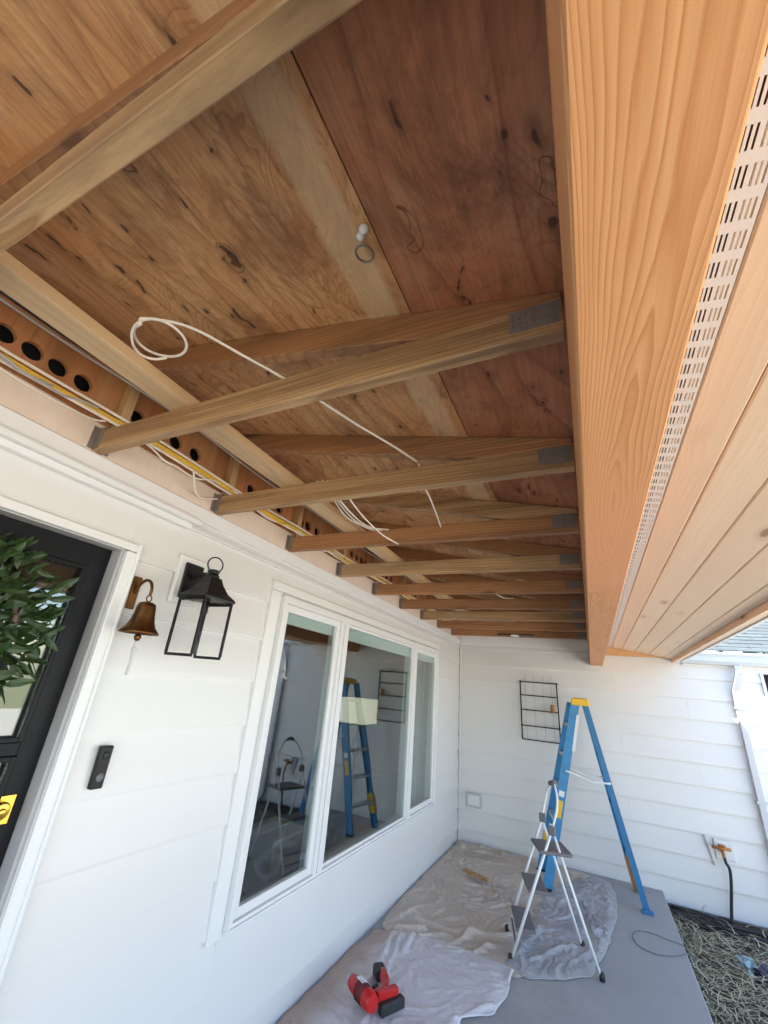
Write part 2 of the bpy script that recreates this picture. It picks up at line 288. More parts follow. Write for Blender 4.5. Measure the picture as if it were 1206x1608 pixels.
# ------------------------------------------------------------------ mesh helpers
class MB:
    def __init__(s): s.b = bmesh.new()
    def box(s, a, b, rot=None, piv=None):
        x0, y0, z0 = a; x1, y1, z1 = b
        vs_ = [s.b.verts.new(p) for p in ((x0, y0, z0), (x1, y0, z0), (x1, y1, z0), (x0, y1, z0), (x0, y0, z1), (x1, y0, z1), (x1, y1, z1), (x0, y1, z1))]
        for f in ((3, 2, 1, 0), (4, 5, 6, 7), (0, 1, 5, 4), (1, 2, 6, 5), (2, 3, 7, 6), (3, 0, 4, 7)): s.b.faces.new([vs_[i] for i in f])
        if rot is not None: bmesh.ops.rotate(s.b, verts=vs_, cent=piv, matrix=rot)
        return s
    def bar(s, p0, p1, w, h, side=(0, 1, 0)):
        """rectangular bar from p0 to p1; w along side, h along the other normal"""
        p0, p1 = Vector(p0), Vector(p1); d = (p1-p0).normalized(); sd_ = Vector(side); sd_ = (sd_-d*sd_.dot(d)).normalized(); n = d.cross(sd_)
        vs_ = []
        for p in (p0, p1):
            for a, b in ((-1, -1), (1, -1), (1, 1), (-1, 1)): vs_.append(s.b.verts.new(p+sd_*a*w/2+n*b*h/2))
        for f in ((3, 2, 1, 0), (4, 5, 6, 7), (0, 1, 5, 4), (1, 2, 6, 5), (2, 3, 7, 6), (3, 0, 4, 7)): s.b.faces.new([vs_[i] for i in f])
        return s
    def prism(s, pts, axis, a, b):
        """polygon pts (2-D in the other two axes) extruded along axis from a to b"""
        def mk(p, v):
            q = list(p); q.insert(axis, v); return q
        A = [s.b.verts.new(mk(p, a)) for p in pts]; B = [s.b.verts.new(mk(p, b)) for p in pts]
        s.b.faces.new(A[::-1]); s.b.faces.new(B); n = len(pts)
        for i in range(n): s.b.faces.new((A[i], A[(i+1) % n], B[(i+1) % n], B[i]))
        return s
    def tube(s, pts, r, seg=8, closed=False):
        pts = [Vector(p) for p in pts]; n = len(pts); rings = []
        prev = None
        for i, p in enumerate(pts):
            if closed: d = pts[(i+1) % n]-pts[i-1]
            else: d = pts[min(i+1, n-1)]-pts[max(i-1, 0)]
            d.normalize()
            if prev is None:
                u = d.cross(Vector((0, 0, 1)) if abs(d.z) < .9 else Vector((1, 0, 0))).normalized()
            else:
                u = (prev-d*prev.dot(d)).normalized()
            prev = u; v = d.cross(u); rr = r[i] if isinstance(r, (list, tuple)) else r
            rings.append([s.b.verts.new(p+(u*math.cos(2*math.pi*k/seg)+v*math.sin(2*math.pi*k/seg))*rr) for k in range(seg)])
        m = n if closed else n-1
        for i in range(m):
            A, B = rings[i], rings[(i+1) % n]
            for k in range(seg):
                f = s.b.faces.new((A[k], A[(k+1) % seg], B[(k+1) % seg], B[k])); f.smooth = True
        if not closed: s.b.faces.new(rings[0][::-1]); s.b.faces.new(rings[-1])
        return s
    def lathe(s, prof, c=(0, 0, 0), seg=24, axis=2):
        rings = []
        for r, h in prof:
            ring = []
            for k in range(seg):
                a = 2*math.pi*k/seg; q = [r*math.cos(a), r*math.sin(a)]; q.insert(axis, h)
                ring.append(s.b.verts.new(Vector(q)+Vector(c)))
            rings.append(ring)
        for A, B in zip(rings, rings[1:]):
            for k in range(seg):
                f = s.b.faces.new((A[k], A[(k+1) % seg], B[(k+1) % seg], B[k])); f.smooth = True
        s.b.faces.new(rings[0][::-1]); s.b.faces.new(rings[-1])
        return s
    def build(s, name, mat, parent=None, bevel=0, loc=None):
        bmesh.ops.recalc_face_normals(s.b, faces=s.b.faces)
        if bevel: bmesh.ops.bevel(s.b, geom=[e for e in s.b.edges], offset=bevel, segments=1, affect='EDGES', clamp_overlap=True)
        me = bpy.data.meshes.new(name); s.b.to_mesh(me); s.b.free()
        o = bpy.data.objects.new(name, me); C.objects.link(o)
        me.materials.append(MAT[mat] if isinstance(mat, str) else mat)
        if loc is not None:
            me.transform(Matrix.Translation(-Vector(loc))); o.location = loc
        if parent is not None:
            o.parent = parent; pl = Vector(parent.location)
            q = parent.parent
            while q is not None: pl += Vector(q.location); q = q.parent
            o.location = Vector(o.location)-pl
        return o
def smooth_curve(pts, n=8):
    pts = [Vector(p) for p in pts]; out = []
    P = [pts[0]*2-pts[1]]+pts+[pts[-1]*2-pts[-2]]
    for i in range(1, len(P)-2):
        for k in range(n):
            t_ = k/n; a, b, c, d = P[i-1:i+3]
            out.append(.5*((2*b)+(c-a)*t_+(2*a-5*b+4*c-d)*t_*t_+(3*b-a-3*c+d)*t_**3))
    out.append(pts[-1]); return out
def tag(o, label=None, cat=None, group=None, kind=None):
    if label: o['label'] = label
    if cat: o['category'] = cat
    if group: o['group'] = group
    if kind: o['kind'] = kind
    return o
def thing(name, label, cat, loc=(0, 0, 0), group=None):  # Empty at the thing's base
    o = bpy.data.objects.new(name, None); C.objects.link(o); o.location = loc; o.empty_display_size = .1
    return tag(o, label, cat, group)

E = 5.352            # end wall face
ZT = 2.368           # underside of the truss bottom chords
BX0, BX1 = 1.655, 1.797
def zs(x): return 2.48+.217*(1.657-x)      # underside of the plywood
def zf(x): return 2.352-.165*(x-1.81)      # soffit boards

# ------------------------------------------------------------------ ground, slab
tag(MB().box((-60, -60, -.4), (60, 60, -.17)).build('ground', 'lawn'), kind='structure')
tag(MB().box((.0, -6, -.6), (2.10, E-.004, 0)).build('porch_slab', 'slab', bevel=.006), kind='structure')
m = MB(); NX, NY = 60, 130
gv = {}
for i in range(NX+1):
    for j in range(NY+1):
        x = 2.09+2.3*i/NX; y = .2+5.15*j/NY
        z = -.10-.022*min(2.5, max(0, 5.3-y))+.022*noise.noise(Vector((x*3, y*3, 0)))+.014*noise.noise(Vector((x*11, y*11, 2)))
        gv[i, j] = m.b.verts.new((x, y, z))
for i in range(NX):
    for j in range(NY): m.b.faces.new((gv[i, j], gv[i+1, j], gv[i+1, j+1], gv[i, j+1])).smooth = True
tag(m.build('planting_bed', 'soil'), kind='structure')
tag(MB().box((4.3, -30, -.3), (16, 30, -.16)).build('bounce_pavement', 'bounce_pave'), kind='structure')  # unseen pale paving, added to bounce sunlight up under the porch roof

# straw mulch
m = MB()
for _ in range(7000):
    x = random.uniform(2.11, 3.9); y = random.uniform(1.6, 5.22)
    if y > 4.95-.12*(x-2.1) and random.random() < .85: continue
    if y > 4.6 and random.random() < .35: continue
    a = random.uniform(0, math.pi); L = random.uniform(.06, .22); wd = random.uniform(.002, .0048)
    z0 = -.088-.022*min(2.5, max(0, 5.3-y))+random.uniform(0, .05)+.02*noise.noise(Vector((x*4, y*4, 0)))
    cv = random.uniform(-1.6, 1.6); p = Vector((x, y, z0)); d = a; tilt = random.uniform(-.25, .35); prev = None
    for k in range(4):
        dirv = Vector((math.cos(d), math.sin(d), tilt*(1-k*.5))); nrm = Vector((-dirv.y, dirv.x, random.uniform(-.3, .3))).normalized()*wd*(1-k*.2)
        cur = (m.b.verts.new(p-nrm), m.b.verts.new(p+nrm))
        if prev: m.b.faces.new((prev[0], prev[1], cur[1], cur[0]))
        prev = cur; p = p+dirv*L/3; d += cv*L*2.2
tag(m.build('straw_mulch', 'straw'), 'dry pale green straw mulch strewn over the soil beside the slab', 'mulch', kind='stuff')

# ------------------------------------------------------------------ house wall
house = thing('house_wall', 'long white lap sided house wall with black door and wide window', 'wall', (0, 2, -.1)); house['kind'] = 'thing'
ZL = [1.608-.2118*k for k in range(-4, 9)]     # bottoms of the planks
ZL = sorted(ZL)
def plank_x(m, y0, y1, z0, z1, bot=.013, top=.004):
    """a lap plank on the house wall, face towards +x"""
    m.prism([(-.02, z0), (.006, z0), (.006, z0+.012), (-.010, z1), (-.02, z1)], 1, y0, y1)
def prismxz(m, pts, y0, y1):
    m.prism(pts, 1, y0, y1)
openings = [(-.72, .27, -1, 2.07), (1.235, 4.25, .54, 2.10)]
m = MB()
for i, z0 in enumerate(ZL):
    z1 = z0+.2118
    if z0 < -.3: continue
    if z1 > ZT-.0: z1 = min(z1, 2.30)
    if z1-z0 < .03: continue
    ys = [(-7.0, E)]
    for (a, b, za, zb) in openings:
        if z1 > za and z0 < zb:
            new = []
            for (p, q) in ys:
                if b <= p or a >= q: new.append((p, q))
                else:
                    if a > p: new.append((p, a))
                    if b < q: new.append((b, q))
            ys = new
    # filler strips above/below openings inside the same course
    for (a, b, za, zb) in openings:
        if z0 < zb < z1: m.prism([(-.02, zb), (-.004, zb), (-.008, z1), (-.02, z1)], 1, a, b)
        if z0 < za < z1: m.prism([(-.02, z0), (.001, z0), (-.004, za), (-.02, za)], 1, a, b)
    jt = [5.9, 3.1, -1.2][i % 3] if i % 2 else 9
    for (p, q) in ys:
        if p < jt < q: plank_x(m, p, jt-.001, z0, z1+.006); plank_x(m, jt+.001, q, z0, z1+.006)
        else: plank_x(m, p, q, z0, z1+.006)
m.build('siding', 'white', house)
MB().box((.007, E-.028, -.02), (.026, E-.007, 2.30)).build('corner_trim', 'trim', house, bevel=.002)
MB().box((-.018, -7, 2.30), (.012, E, ZT-.003)).build('frieze_board', 'trim', house, bevel=.002)
MB().box((-.03, -7, ZT), (.006, E-.002, 2.485)).build('plywood_strip', 'washed', house)
# wall core behind the siding
m = MB()
def wallbox(m, y0, y1, z0, z1): m.box((-.16, y0, z0), (-.021, y1, z1))
wallbox(m, -7, -.72, -.5, 2.48); wallbox(m, .263, 1.235, -.5, 2.48); wallbox(m, 4.25, 9, -.5, 2.48)
wallbox(m, -.72, .245, 2.062, 2.48); wallbox(m, 1.235, 4.25, 2.10, 2.48); wallbox(m, 1.235, 4.25, -.5, .54)
m.build('wall_core', 'room', house)
# blocking with vent holes between rafter tails
m = MB(); holes = []
for k in range(-3, 9):
    b0 = .6096*k
    offs = [-.36, -.275, -.19, -.1] if k % 2 == 0 else [-.477, -.39, -.276, -.16]
    for o_ in offs: holes.append(b0+o_)
holes.sort(); zc, rr = 2.620, .034
zb0, zb1 = 2.49, 2.76; yprev = -2.2; xb = -.03
def quadv(m, pts): m.b.faces.new([m.b.verts.new((xb, p[0], p[1])) for p in pts])
for h in holes:
    y0, y1 = h-.04, h+.04
    if y0 > yprev: quadv(m, [(yprev, zb0), (y0, zb0), (y0, zb1), (yprev, zb1)])
    n = 20; circ = [(h+rr*math.cos(2*math.pi*i/n), zc+rr*math.sin(2*math.pi*i/n)) for i in range(n)]
    def sq(i):
        a = 2*math.pi*i/n; cx, cy = math.cos(a), math.sin(a)
        s_ = min(.04/abs(cx) if abs(cx) > 1e-6 else 9, ((zb1-zc) if cy > 0 else (zc-zb0))/abs(cy) if abs(cy) > 1e-6 else 9)
        return (h+cx*s_, zc+cy*s_)
    outer = [sq(i) for i in range(n)]
    # force corners
    for i in range(n):
        j = (i+1) % n; a, b = outer[i], outer[j]; pts = [circ[i], a]
        if abs(a[0]-b[0]) > 1e-4 and abs(a[1]-b[1]) > 1e-4:
            cxn = h+(.04 if max(a[0], b[0]) > h+.0399 else -.04); czn = zb1 if max(a[1], b[1]) > zb1-1e-4 else zb0
            pts.append((cxn, czn))
        pts += [b, circ[j]]; quadv(m, pts)
        m.b.faces.new([m.b.verts.new(p) for p in ((xb, *circ[i]), (xb, *circ[j]), (xb-.02, *circ[j]), (xb-.02, *circ[i]))])
    yprev = y1
quadv(m, [(yprev, zb0), (E, zb0), (E, zb1), (yprev, zb1)])
m.build('vented_blocking', 'osb', house)
MB().box((-.5, -2.2, 2.485), (-.10, E, 2.9)).build('attic_dark_box', 'dark', house)  # solid black box painted in as the darkness behind the vent holes
for k in range(-2, 9):
    y = .6096*k+.045
    MB().box((-.029, y, 2.486), (.02, y+.038, 2.78)).build('rafter_tail', 'spf_z', house, bevel=.002)

# door
door = MB(); 
for a, b in (((-.095, .165, -.02), (-.055, .238, 2.05)), ((-.095, -.70, -.02), (-.055, -.62, 2.05)), ((-.095, -.62, 1.965), (-.055, .165, 2.05)),
             ((-.095, -.62, 1.335), (-.055, .165, 1.375)), ((-.095, -.62, .0), (-.055, .165, .3))): door.box(a, b)
dr = door.build('front_door', 'black_paint', house, bevel=.003)
m = MB()
for (z0, z1) in ((1.375, 1.965), (.3, 1.335)):
    for a, b in (((-.058, .150, z0), (-.048, .165, z1)), ((-.058, -.62, z0), (-.048, -.605, z1)), ((-.058, -.605, z1-.015), (-.048, .15, z1)), ((-.058, -.605, z0), (-.048, .15, z0+.015))): m.box(a, b)
m.build('glazing_bead', 'black_paint', dr, bevel=.002)
m = MB(); m.box((-.076, -.62, 1.375), (-.072, .165, 1.965)); m.box((-.076, -.62, .3), (-.072, .165, 1.335)); m.build('glass', 'glass', dr)
m = MB(); c0 = Vector((-.055, .168, 1.188))
m.box((-.055, .132, 1.150), (-.048, .204, 1.226)); m.lathe([(.026, 0), (.026, .012), (.022, .02), (0.001, .021)], c=(-.048, .168, 1.188), axis=0)
m.lathe([(.011, 0), (.010, .008), (.001, .009)], c=(-.028, .168, 1.188), axis=0, seg=14)
m.build('deadbolt', 'bright_brass', dr, bevel=.0008)
m = MB(); m.box((-.16, .239, -.02), (-.002, .262, 2.08)); m.box((-.16, -.74, 2.052), (-.002, .238, 2.08)); m.box((-.10, .226, 0), (-.098, .239, 2.05)); m.build('door_jamb', 'jamb', house, bevel=.002)
m = MB(); m.box((-.002, .252, -.05), (.022, .300, 2.052)); m.box((-.002, -.8, 2.056), (.022, .300, 2.088)); m.box((.010, .289, -.05), (.032, .3015, 2.09)); m.build('door_casing', 'trim', house, bevel=.003)
m = MB(); m.box((-.002, -2.2, 2.236), (.03, .50, 2.262)); m.box((-.002, -2.2, 2.2625), (.055, .53, 2.285)); m.box((-.002, -2.2, 2.2855), (.042, .515, 2.296)); m.build('door_head_molding', 'trim', house, bevel=.003)

# window
win = MB()
for a, b in (((-.02, 1.15, .53), (.016, 1.241, 2.11)), ((-.02, 4.237, .56), (.012, 4.335, 2.108)), ((-.02, 1.15, 2.112), (.022, 4.335, 2.165))): win.box(a, b)
wn_ = win.build('window', 'trim', house, bevel=.003)
m = MB()   # vinyl frame, projecting from the wall
X0, X1 = -.06, .046
m.box((X0, 1.2425, .548), (X1, 1.268, 2.092)); m.box((X0, 4.205, .548), (X1, 4.235, 2.092)); m.box((X0, 1.268, 2.052), (X1, 4.205, 2.092)); m.box((X0, 1.268, .548), (X1, 4.205, .580))
m.box((X0, 1.93, .580), (X1+.001, 1.965, 2.052)); m.box((X0, 1.972, .580), (X1+.004, 2.03, 2.052)); m.box((X0, 3.43, .580), (X1+.001, 3.51, 2.052))
m.build('frame', 'vinyl', wn_, bevel=.002)
def sash(y0, y1, z0, z1, w_, x0, x1, nm):
    m = MB(); m.box((x0, y0, z0), (x1, y0+w_, z1)); m.box((x0, y1-w_, z0), (x1, y1, z1)); m.box((x0, y0+w_, z1-w_), (x1, y1-w_, z1)); m.box((x0, y0+w_, z0), (x1, y1-w_, z0+w_))
    m.build(nm, 'vinyl', wn_, bevel=.002)
sash(1.269, 1.929, .581, 2.051, .042, .0, .030, 'sash'); sash(3.511, 4.204, .581, 2.051, .045, .0, .030, 'sash'); sash(2.031, 3.429, .581, 2.051, .018, .0, .030, 'glazing_stop')
m = MB(); m.box((X1, 1.25, .556), (X1+.010, 4.22, .566)); m.build('sill', 'vinyl', wn_, bevel=.001)
MB().box((.010, 1.3105, .6225), (.014, 1.887, 2.009)).build('glass', 'glass', wn_)
MB().box((.012, 2.0485, .5985), (.016, 3.411, 2.033)).build('glass', 'glass', wn_)
MB().box((.010, 3.5555, .6255), (.014, 4.159, 2.006)).build('glass', 'glass', wn_)
# unseen roof mass, added to block the sun that stands behind the house
m = MB(); m.prism([(-7, 4.15), (.02, 2.80), (.02, 2.92), (-7, 4.3)], 1, -9, 12); m.prism([(-7, 4.15), (-13, 2.9), (-13, 3.05), (-7, 4.3)], 1, -9, 12)
m.build('roof_sun_blocker', 'shingle', house)

# room behind the window
room = tag(MB().box((-5.2, -1.0, -.1), (-5.0, 8.2, 2.7)).box((-5, -1.2, -.1), (-.165, -1.0, 2.7)).box((-5, 8.0, -.1), (-.165, 8.2, 2.7)).box((-5, -1, 2.5), (-.165, 8, 2.6)).build('room_walls', 'room'), kind='structure')
tag(MB().box((-5, -1, -.1), (-.165, 8, .05)).build('room_floor', 'room_dark'), kind='structure')
m = MB()
for j in range(40):
    y = 3.66+j*.016; m.box((-.16+.02*math.sin(j*1.1), y, .3), (-.15+.02*math.sin(j*1.1), y+.0165, 2.2))
tag(m.build('curtain', 'curtain'), 'grey curtain hanging inside behind the right window pane', 'curtain')
tag(MB().box((-.025, 1.272, 1.945), (-.008, 4.2, 2.045)).build('blind_headrail', 'vinyl', bevel=.003), 'pale blind headrail across the top inside the wide window', 'blind')
lp = thing('table_lamp', 'table lamp with square cream shade seen through the window', 'lamp', (-.75, 3.85, .05))
m = MB(); m.prism([(-.90, 3.68), (-.60, 3.68), (-.60, 4.02), (-.90, 4.02)], 2, 1.25, 1.50); m.build('lamp_shade', 'shade', lp)
MB().lathe([(.09, .05), (.09, .07), (.02, .12), (.015, .9), (.05, 1.0), (.015, 1.1), (.01, 1.24)], c=(-.75, 3.85, 0)).build('lamp_stand', 'black_metal', lp)
bx = thing('cardboard_box', 'open tan cardboard box on the floor inside the left pane', 'box', (-.8, 2.6, .05))
MB().box((-.98, 2.42, .16), (-.62, 2.9, .50)).build('box_body', 'card', bx, bevel=.004)
m = MB(); m.bar((-.62, 2.42, .5), (-.55, 2.42, .58), .004, .01); m.box((-.99, 2.41, .502), (-.8, 2.91, .508)); m.build('flap', 'card', bx)

# ------------------------------------------------------------------ garage wall (end wall)
gar = thing('garage_wall', 'white lap sided end wall with gutter and shingle roof above', 'wall', (2, E, -.1)); gar['kind'] = 'thing'
m = MB()
for i, z0 in enumerate(ZL):
    z1 = z0+.2118
    if z0 < -.3: continue
    zlo = max(z0, -.09)
    xs = [-.0, 3.27]
    jt = [1.9, .7, 2.6][i % 3]
    parts = [(-.02, jt-.0004, z1), (jt+.0004, 3.60, z1)] if z0 < 2.1 else [(-.02, 2.55, z1)]
    if z1 > 2.2 and z0 < 2.2: parts = [(-.02, 2.55, z1), (2.5504, 3.60, 2.20)]
    for (p, q, z1) in parts:
        m.prism([(E-.009, zlo), (E+.02, zlo), (E+.02, z1+.006), (E+.010, z1+.006), (E-.009, zlo+.010)], 0, p, q)
g1 = m.build('siding', 'white', gar)
MB().box((-.02, E+.021, -.5), (2.5, E+.15, 2.6)).box((2.5, E+.021, -.5), (3.60, E+.15, 2.12)).build('wall_core', 'dusty', gar)
MB().box((3.53, E-.016, -.09), (3.62, E+.03, 2.13)).build('corner_board', 'trim', gar, bevel=.002)
MB().box((3.602, E+.031, -.4), (3.61, 11, 2.3)).build('side_wall', 'white', gar)
MB().box((.02, E-.014, 2.30), (2.6, E-.001, 2.43)).build('frieze_board', 'trim', gar, bevel=.002)
m = MB()   # gutter: K-style profile
m.prism([(E-.02, 2.19), (E-.10, 2.19), (E-.125, 2.225), (E-.125, 2.27), (E-.145, 2.30), (E-.145, 2.315), (E-.13, 2.315), (E-.115, 2.28), (E-.10, 2.21), (E-.02, 2.21)], 0, 2.62, 6.0)
m.build('gutter', 'gutter', gar)
MB().box((2.62, E-.018, 2.17), (6.0, E+.01, 2.335)).build('fascia', 'trim', gar)
MB().box((2.62, E+.011, 2.13), (6, E+.3, 2.17)).build('eave_soffit', 'trim', gar)
m = MB()
for r_ in range(22):
    ya = E-.03+r_*.14; za = 2.345+r_*.14*.42
    m.prism([(ya, za), (ya+.16, za+.16*.42), (ya+.16, za+.16*.42+.003), (ya, za+.012)], 0, 2.3, 7.0)
m.build('shingle_roof', 'shingle', gar)
gw = MB().box((3.30, E-.022, 1.90), (3.325, E-.007, 2.12)).box((3.325, E-.022, 1.90), (3.53, E-.007, 1.925)).build('garage_window', 'trim', gar)
MB().box((3.326, E-.014, 1.926), (3.529, E-.008, 2.12)).build('glass', 'dark', gw)
# downspout
m = MB(); dsx = 3.075
def rect_path(m, pts, w_, d_):
    for a, b in zip(pts, pts[1:]): m.bar(a, b, w_, d_, side=(1, 0, 0))
P = [(3.10, E-.085, 2.19), (3.10, E-.085, 2.10), (dsx-.03, E-.05, 1.93), (dsx-.02, E-.045, .0), (dsx-.02, E-.16, -.10)]
rect_path(m, P, .058, .048)
m.build('downspout', 'gutter', gar, bevel=.004)
for z in (1.75, .9, .2): MB().box((dsx-.065, E-.078, z), (dsx+.025, E-.012, z+.025)).build('downspout_strap', 'gutter', gar)

# ------------------------------------------------------------------ roof sheathing
sh = thing('roof_sheathing', 'plywood roof deck seen from below above the trusses', 'roof', (1.3, 2, 2.7))
def sheet(x0, x1, y0, y1, mat):
    m = MB(); m.prism([(x0, zs(x0)+.001), (x1, zs(x1)+.001), (x1, zs(x1)+.013), (x0, zs(x0)+.013)], 1, y0, y1); m.build('plywood_sheet', mat, sh)
for a, b in ((-1.6, -.0), (.004, 2.436), (2.44, 4.872), (4.876, E-.003)):
    sheet(.02, 1.2905, a-.3 if a > 0 else a, b-.304, 'ply_w') if False else sheet(.02, 1.2905, a, b, 'ply_w')
for a, b in ((-1.6, 1.216), (1.22, 3.656), (3.66, E-.003)): sheet(1.2945, 2.6, a, b, 'ply_e')
m = MB(); m.prism([(.02, zs(.02)+.016), (2.66, zs(2.66)+.016), (2.66, zs(2.66)+.045), (.02, zs(.02)+.045)], 1, -1.6, E-.16); m.build('roof_covering', 'shingle', sh)
# hurricane clip / glass knob with ring on the seam
kn = thing('ceiling_hook', 'glass knob hook with round ring on the plywood seam', 'hook', (1.26, -.22, 2.56))
m = MB(); m.lathe([(.004, -.0), (.010, -.006), (.011, -.014), (.006, -.022), (.001, -.024)], c=(1.277, -.245, 2.562), seg=14); m.lathe([(.004, 0), (.009, -.005), (.010, -.012), (.005, -.019), (.001, -.02)], c=(1.262, -.232, 2.564), seg=14)
m.build('knob', 'clear', kn)
m = MB(); rc = Vector((1.256, -.198, 2.545)); m.tube([rc+Vector((.019*math.cos(a), .024*math.sin(a), .006*math.sin(a))) for a in [i*2*math.pi/24 for i in range(24)]], .0026, 7, True)
m.build('ring', 'galv', kn)

# ------------------------------------------------------------------ trusses
def truss():
    r_ = thing('roof_truss', '', 'truss', (0, 0, 0), 'roof trusses between the house wall and the beam')
    MB().box((.008, -.0, ZT), (BX0-.004, .038, ZT+.089)).build('bottom_chord', 'spf_x', r_, bevel=.0025)
    m = MB(); xa, xb_ = .03, BX0-.004; m.prism([(xa, zs(xa)-.093), (xb_-.28, zs(xb_-.28)-.093), (xb_-.07, ZT+.09), (xb_, ZT+.09), (xb_, zs(xb_)-.001), (xa, zs(xa)-.001)], 1, .001, .037)
    m.build('top_chord', 'spf_x_red', r_, bevel=.002)
    m = MB(); m.box((BX0-.115, -.002, ZT+.022), (BX0-.012, .0, ZT+.085))
    for i in range(7):
        for j in range(4): m.box((BX0-.110+i*.0145, -.0042, ZT+.028+j*.014), (BX0-.106+i*.0145, -.002, ZT+.036+j*.014))
    m.build('nail_plate', 'galv', r_)
    m = MB(); m.box((.0085, -.0015, ZT+.004), (.042, .0395, ZT+.10)); m.box((.0062, -.022, ZT+.006), (.0078, .060, ZT+.10))
    for j in range(4): m.lathe([(.003, 0), (.002, .0015), (.0005, .002)], c=(.008, -.012, ZT+.02+j*.022), axis=0, seg=6)
    m.build('hanger', 'galv', r_)
    return r_
t0 = truss()
def copy_tree(o, parent=None):
    c = o.copy(); C.objects.link(c)
    if parent is not None: c.parent = parent
    for ch in [x for x in bpy.data.objects if x.parent == o]: copy_tree(ch, c)
    return c
kinds = [('spf_x', 'spf_x_red')]
tl = {-1: 'roof truss nearest the viewer, crossing the top left corner with a pale bottom face',
      0: 'second truss from the front, greyish chord carrying a dark hanger at the wall',
      1: 'third truss from the front, brown chord above the lantern with cables hanging behind',
      2: 'fourth truss from the front, reddish chord with a white cable end touching it',
      3: 'fifth truss from the front, tan chord above the left end of the window',
      4: 'sixth truss from the front, orange red chord past the window mullion',
      5: 'seventh truss from the front, orange chord well beyond the middle',
      6: 'fourth from last truss counted from the end wall, tan and thin in view',
      7: 'third from last truss, close in front of the far end wall',
      8: 'second to last truss, just this side of the dark fixture near the end wall',
      9: ''}
redset = {2, 4, 5, 7, 8}
trs = {}
for k in range(-1, 9):
    o = t0 if k == 0 else copy_tree(t0)
    o.location = (0, .6096*k, 0); o['label'] = tl[k]; trs[k] = o
tl_last = 'last truss, hard up against the white end wall'
trs[8]['label'] = tl_last; trs[7]['label'] = 'second to last truss, carrying the dark puck light near the end wall'
trs[6]['label'] = 'third to last truss, tan and thin in view before the end wall'
# redder lumber on some chords
bpy.context.view_layer.update()
for k, o in trs.items():
    for ch in o.children:
        if ch.name.startswith('bottom_chord') and k in redset:
            ch.data = ch.data.copy(); ch.data.materials[0] = MAT['spf_x_red']
        if ch.name.startswith('top_chord') and k in (2, 6):
            ch.data = ch.data.copy(); ch.data.materials[0] = MAT['spf_x']
        if ch.name.startswith('hanger') and k not in (0, 1, 2): ch.location.x -= .0

# ledger on top of the bottom chords
tag(MB().box((.405, -1.6, ZT+.0905), (.498, E-.004, ZT+.129)).build('ledger_board', 'spf_y', bevel=.002), 'long pale 2x4 runner lying across the tops of the bottom chords', 'board')

# ------------------------------------------------------------------ beam
tag(MB().box((BX0, -1.8, 2.115), (BX1, E-.002, 2.405)).build('porch_beam', 'beam', bevel=.004), 'large orange fir beam running the length of the porch', 'beam')

# ------------------------------------------------------------------ soffit with boards, vent, rake, fascia
sf = thing('soffit', 'sloping tongue and groove pine soffit outside the beam', 'soffit', (2.2, 2, 2.3))
edges = [1.919, 2.022, 2.155, 2.297, 2.44, 2.52]
for i, (a, b) in enumerate(zip(edges, edges[1:])):
    off = [0, .9, 1.7, .5, 1.2][i]
    cuts = [-1.8, E-.003] if i != 1 else [-1.8, E-.003]
    for c0_, c1_ in zip(cuts, cuts[1:]):
        m = MB(); g = .0022
        m.prism([(a+g, zf(a)+.004), (a+g+.004, zf(a)), (b-g-.004, zf(b)), (b-g, zf(b)+.004), (b-g, zf(b)+.018), (a+g, zf(a)+.018)], 1, c0_, c1_-.0005)
        m.build('soffit_board', 'soffit', sf)
    MB().box((b-.005, -2.6, zf(b)+.012), (b+.005, E-.003, zf(b)+.017)).build('tongue', 'soffit', sf)
MB().box((1.7975, -2.6, zf(1.86)+.0), (1.866, E-.003, zf(1.86)+.02)).build('backing_strip', 'soffit', sf)
m = MB(); m.prism([(1.80, 2.24), (2.40, 2.24), (2.555, 2.232), (1.80, zf(1.80)-.001)], 1, E-.04, E-.016); m.build('rake_trim', 'trimwood', sf)
MB().box((2.522, -2.6, 2.196), (2.572, E-.003, 2.30)).build('sub_fascia', 'soffit', sf, bevel=.002)
MB().box((2.573, -1.8, 2.188), (2.598, E-.15, 2.36)).build('fascia', 'trim', sf, bevel=.002)
# vent strip: real slots
vt = thing('soffit_vent', 'cream slotted vent strip between the beam and the soffit boards', 'vent', (1.89, 2, 2.33))
m = MB(); xv0, xv1 = 1.867, 1.917
def zv(x): return zf(x)-.002
xs_ = {round(xv0, 5), round(xv1, 5)}; slotset = set()
for col in range(2):
    for k in range(3):
        a_ = xv0+.006+col*.0225+.0066*k; xs_ |= {round(a_, 5), round(a_+.0029, 5)}; slotset.add(round(a_, 5))
xs_ = sorted(xs_)
ys_ = []; y = -1.2
while y < E-.06: ys_ += [y, y+.018]; y += .0497
vg = {}
for i, x in enumerate(xs_):
    for j, y in enumerate(ys_): vg[i, j] = m.b.verts.new((x, y, zv(x)))
for i in range(len(xs_)-1):
    for j in range(len(ys_)-1):
        if j % 2 == 1 and round(xs_[i], 5) in slotset: continue
        m.b.faces.new((vg[i, j], vg[i+1, j], vg[i+1, j+1], vg[i, j+1]))
vo = m.build('slotted_strip', 'trim', vt); sm = vo.modifiers.new('thick', 'SOLIDIFY'); sm.thickness = .0015
MB().box((1.90, -1.2, zf(1.9)+.008), (1.917, E-.003, zf(1.9)+.03)).build('backing', 'soffit', vt)

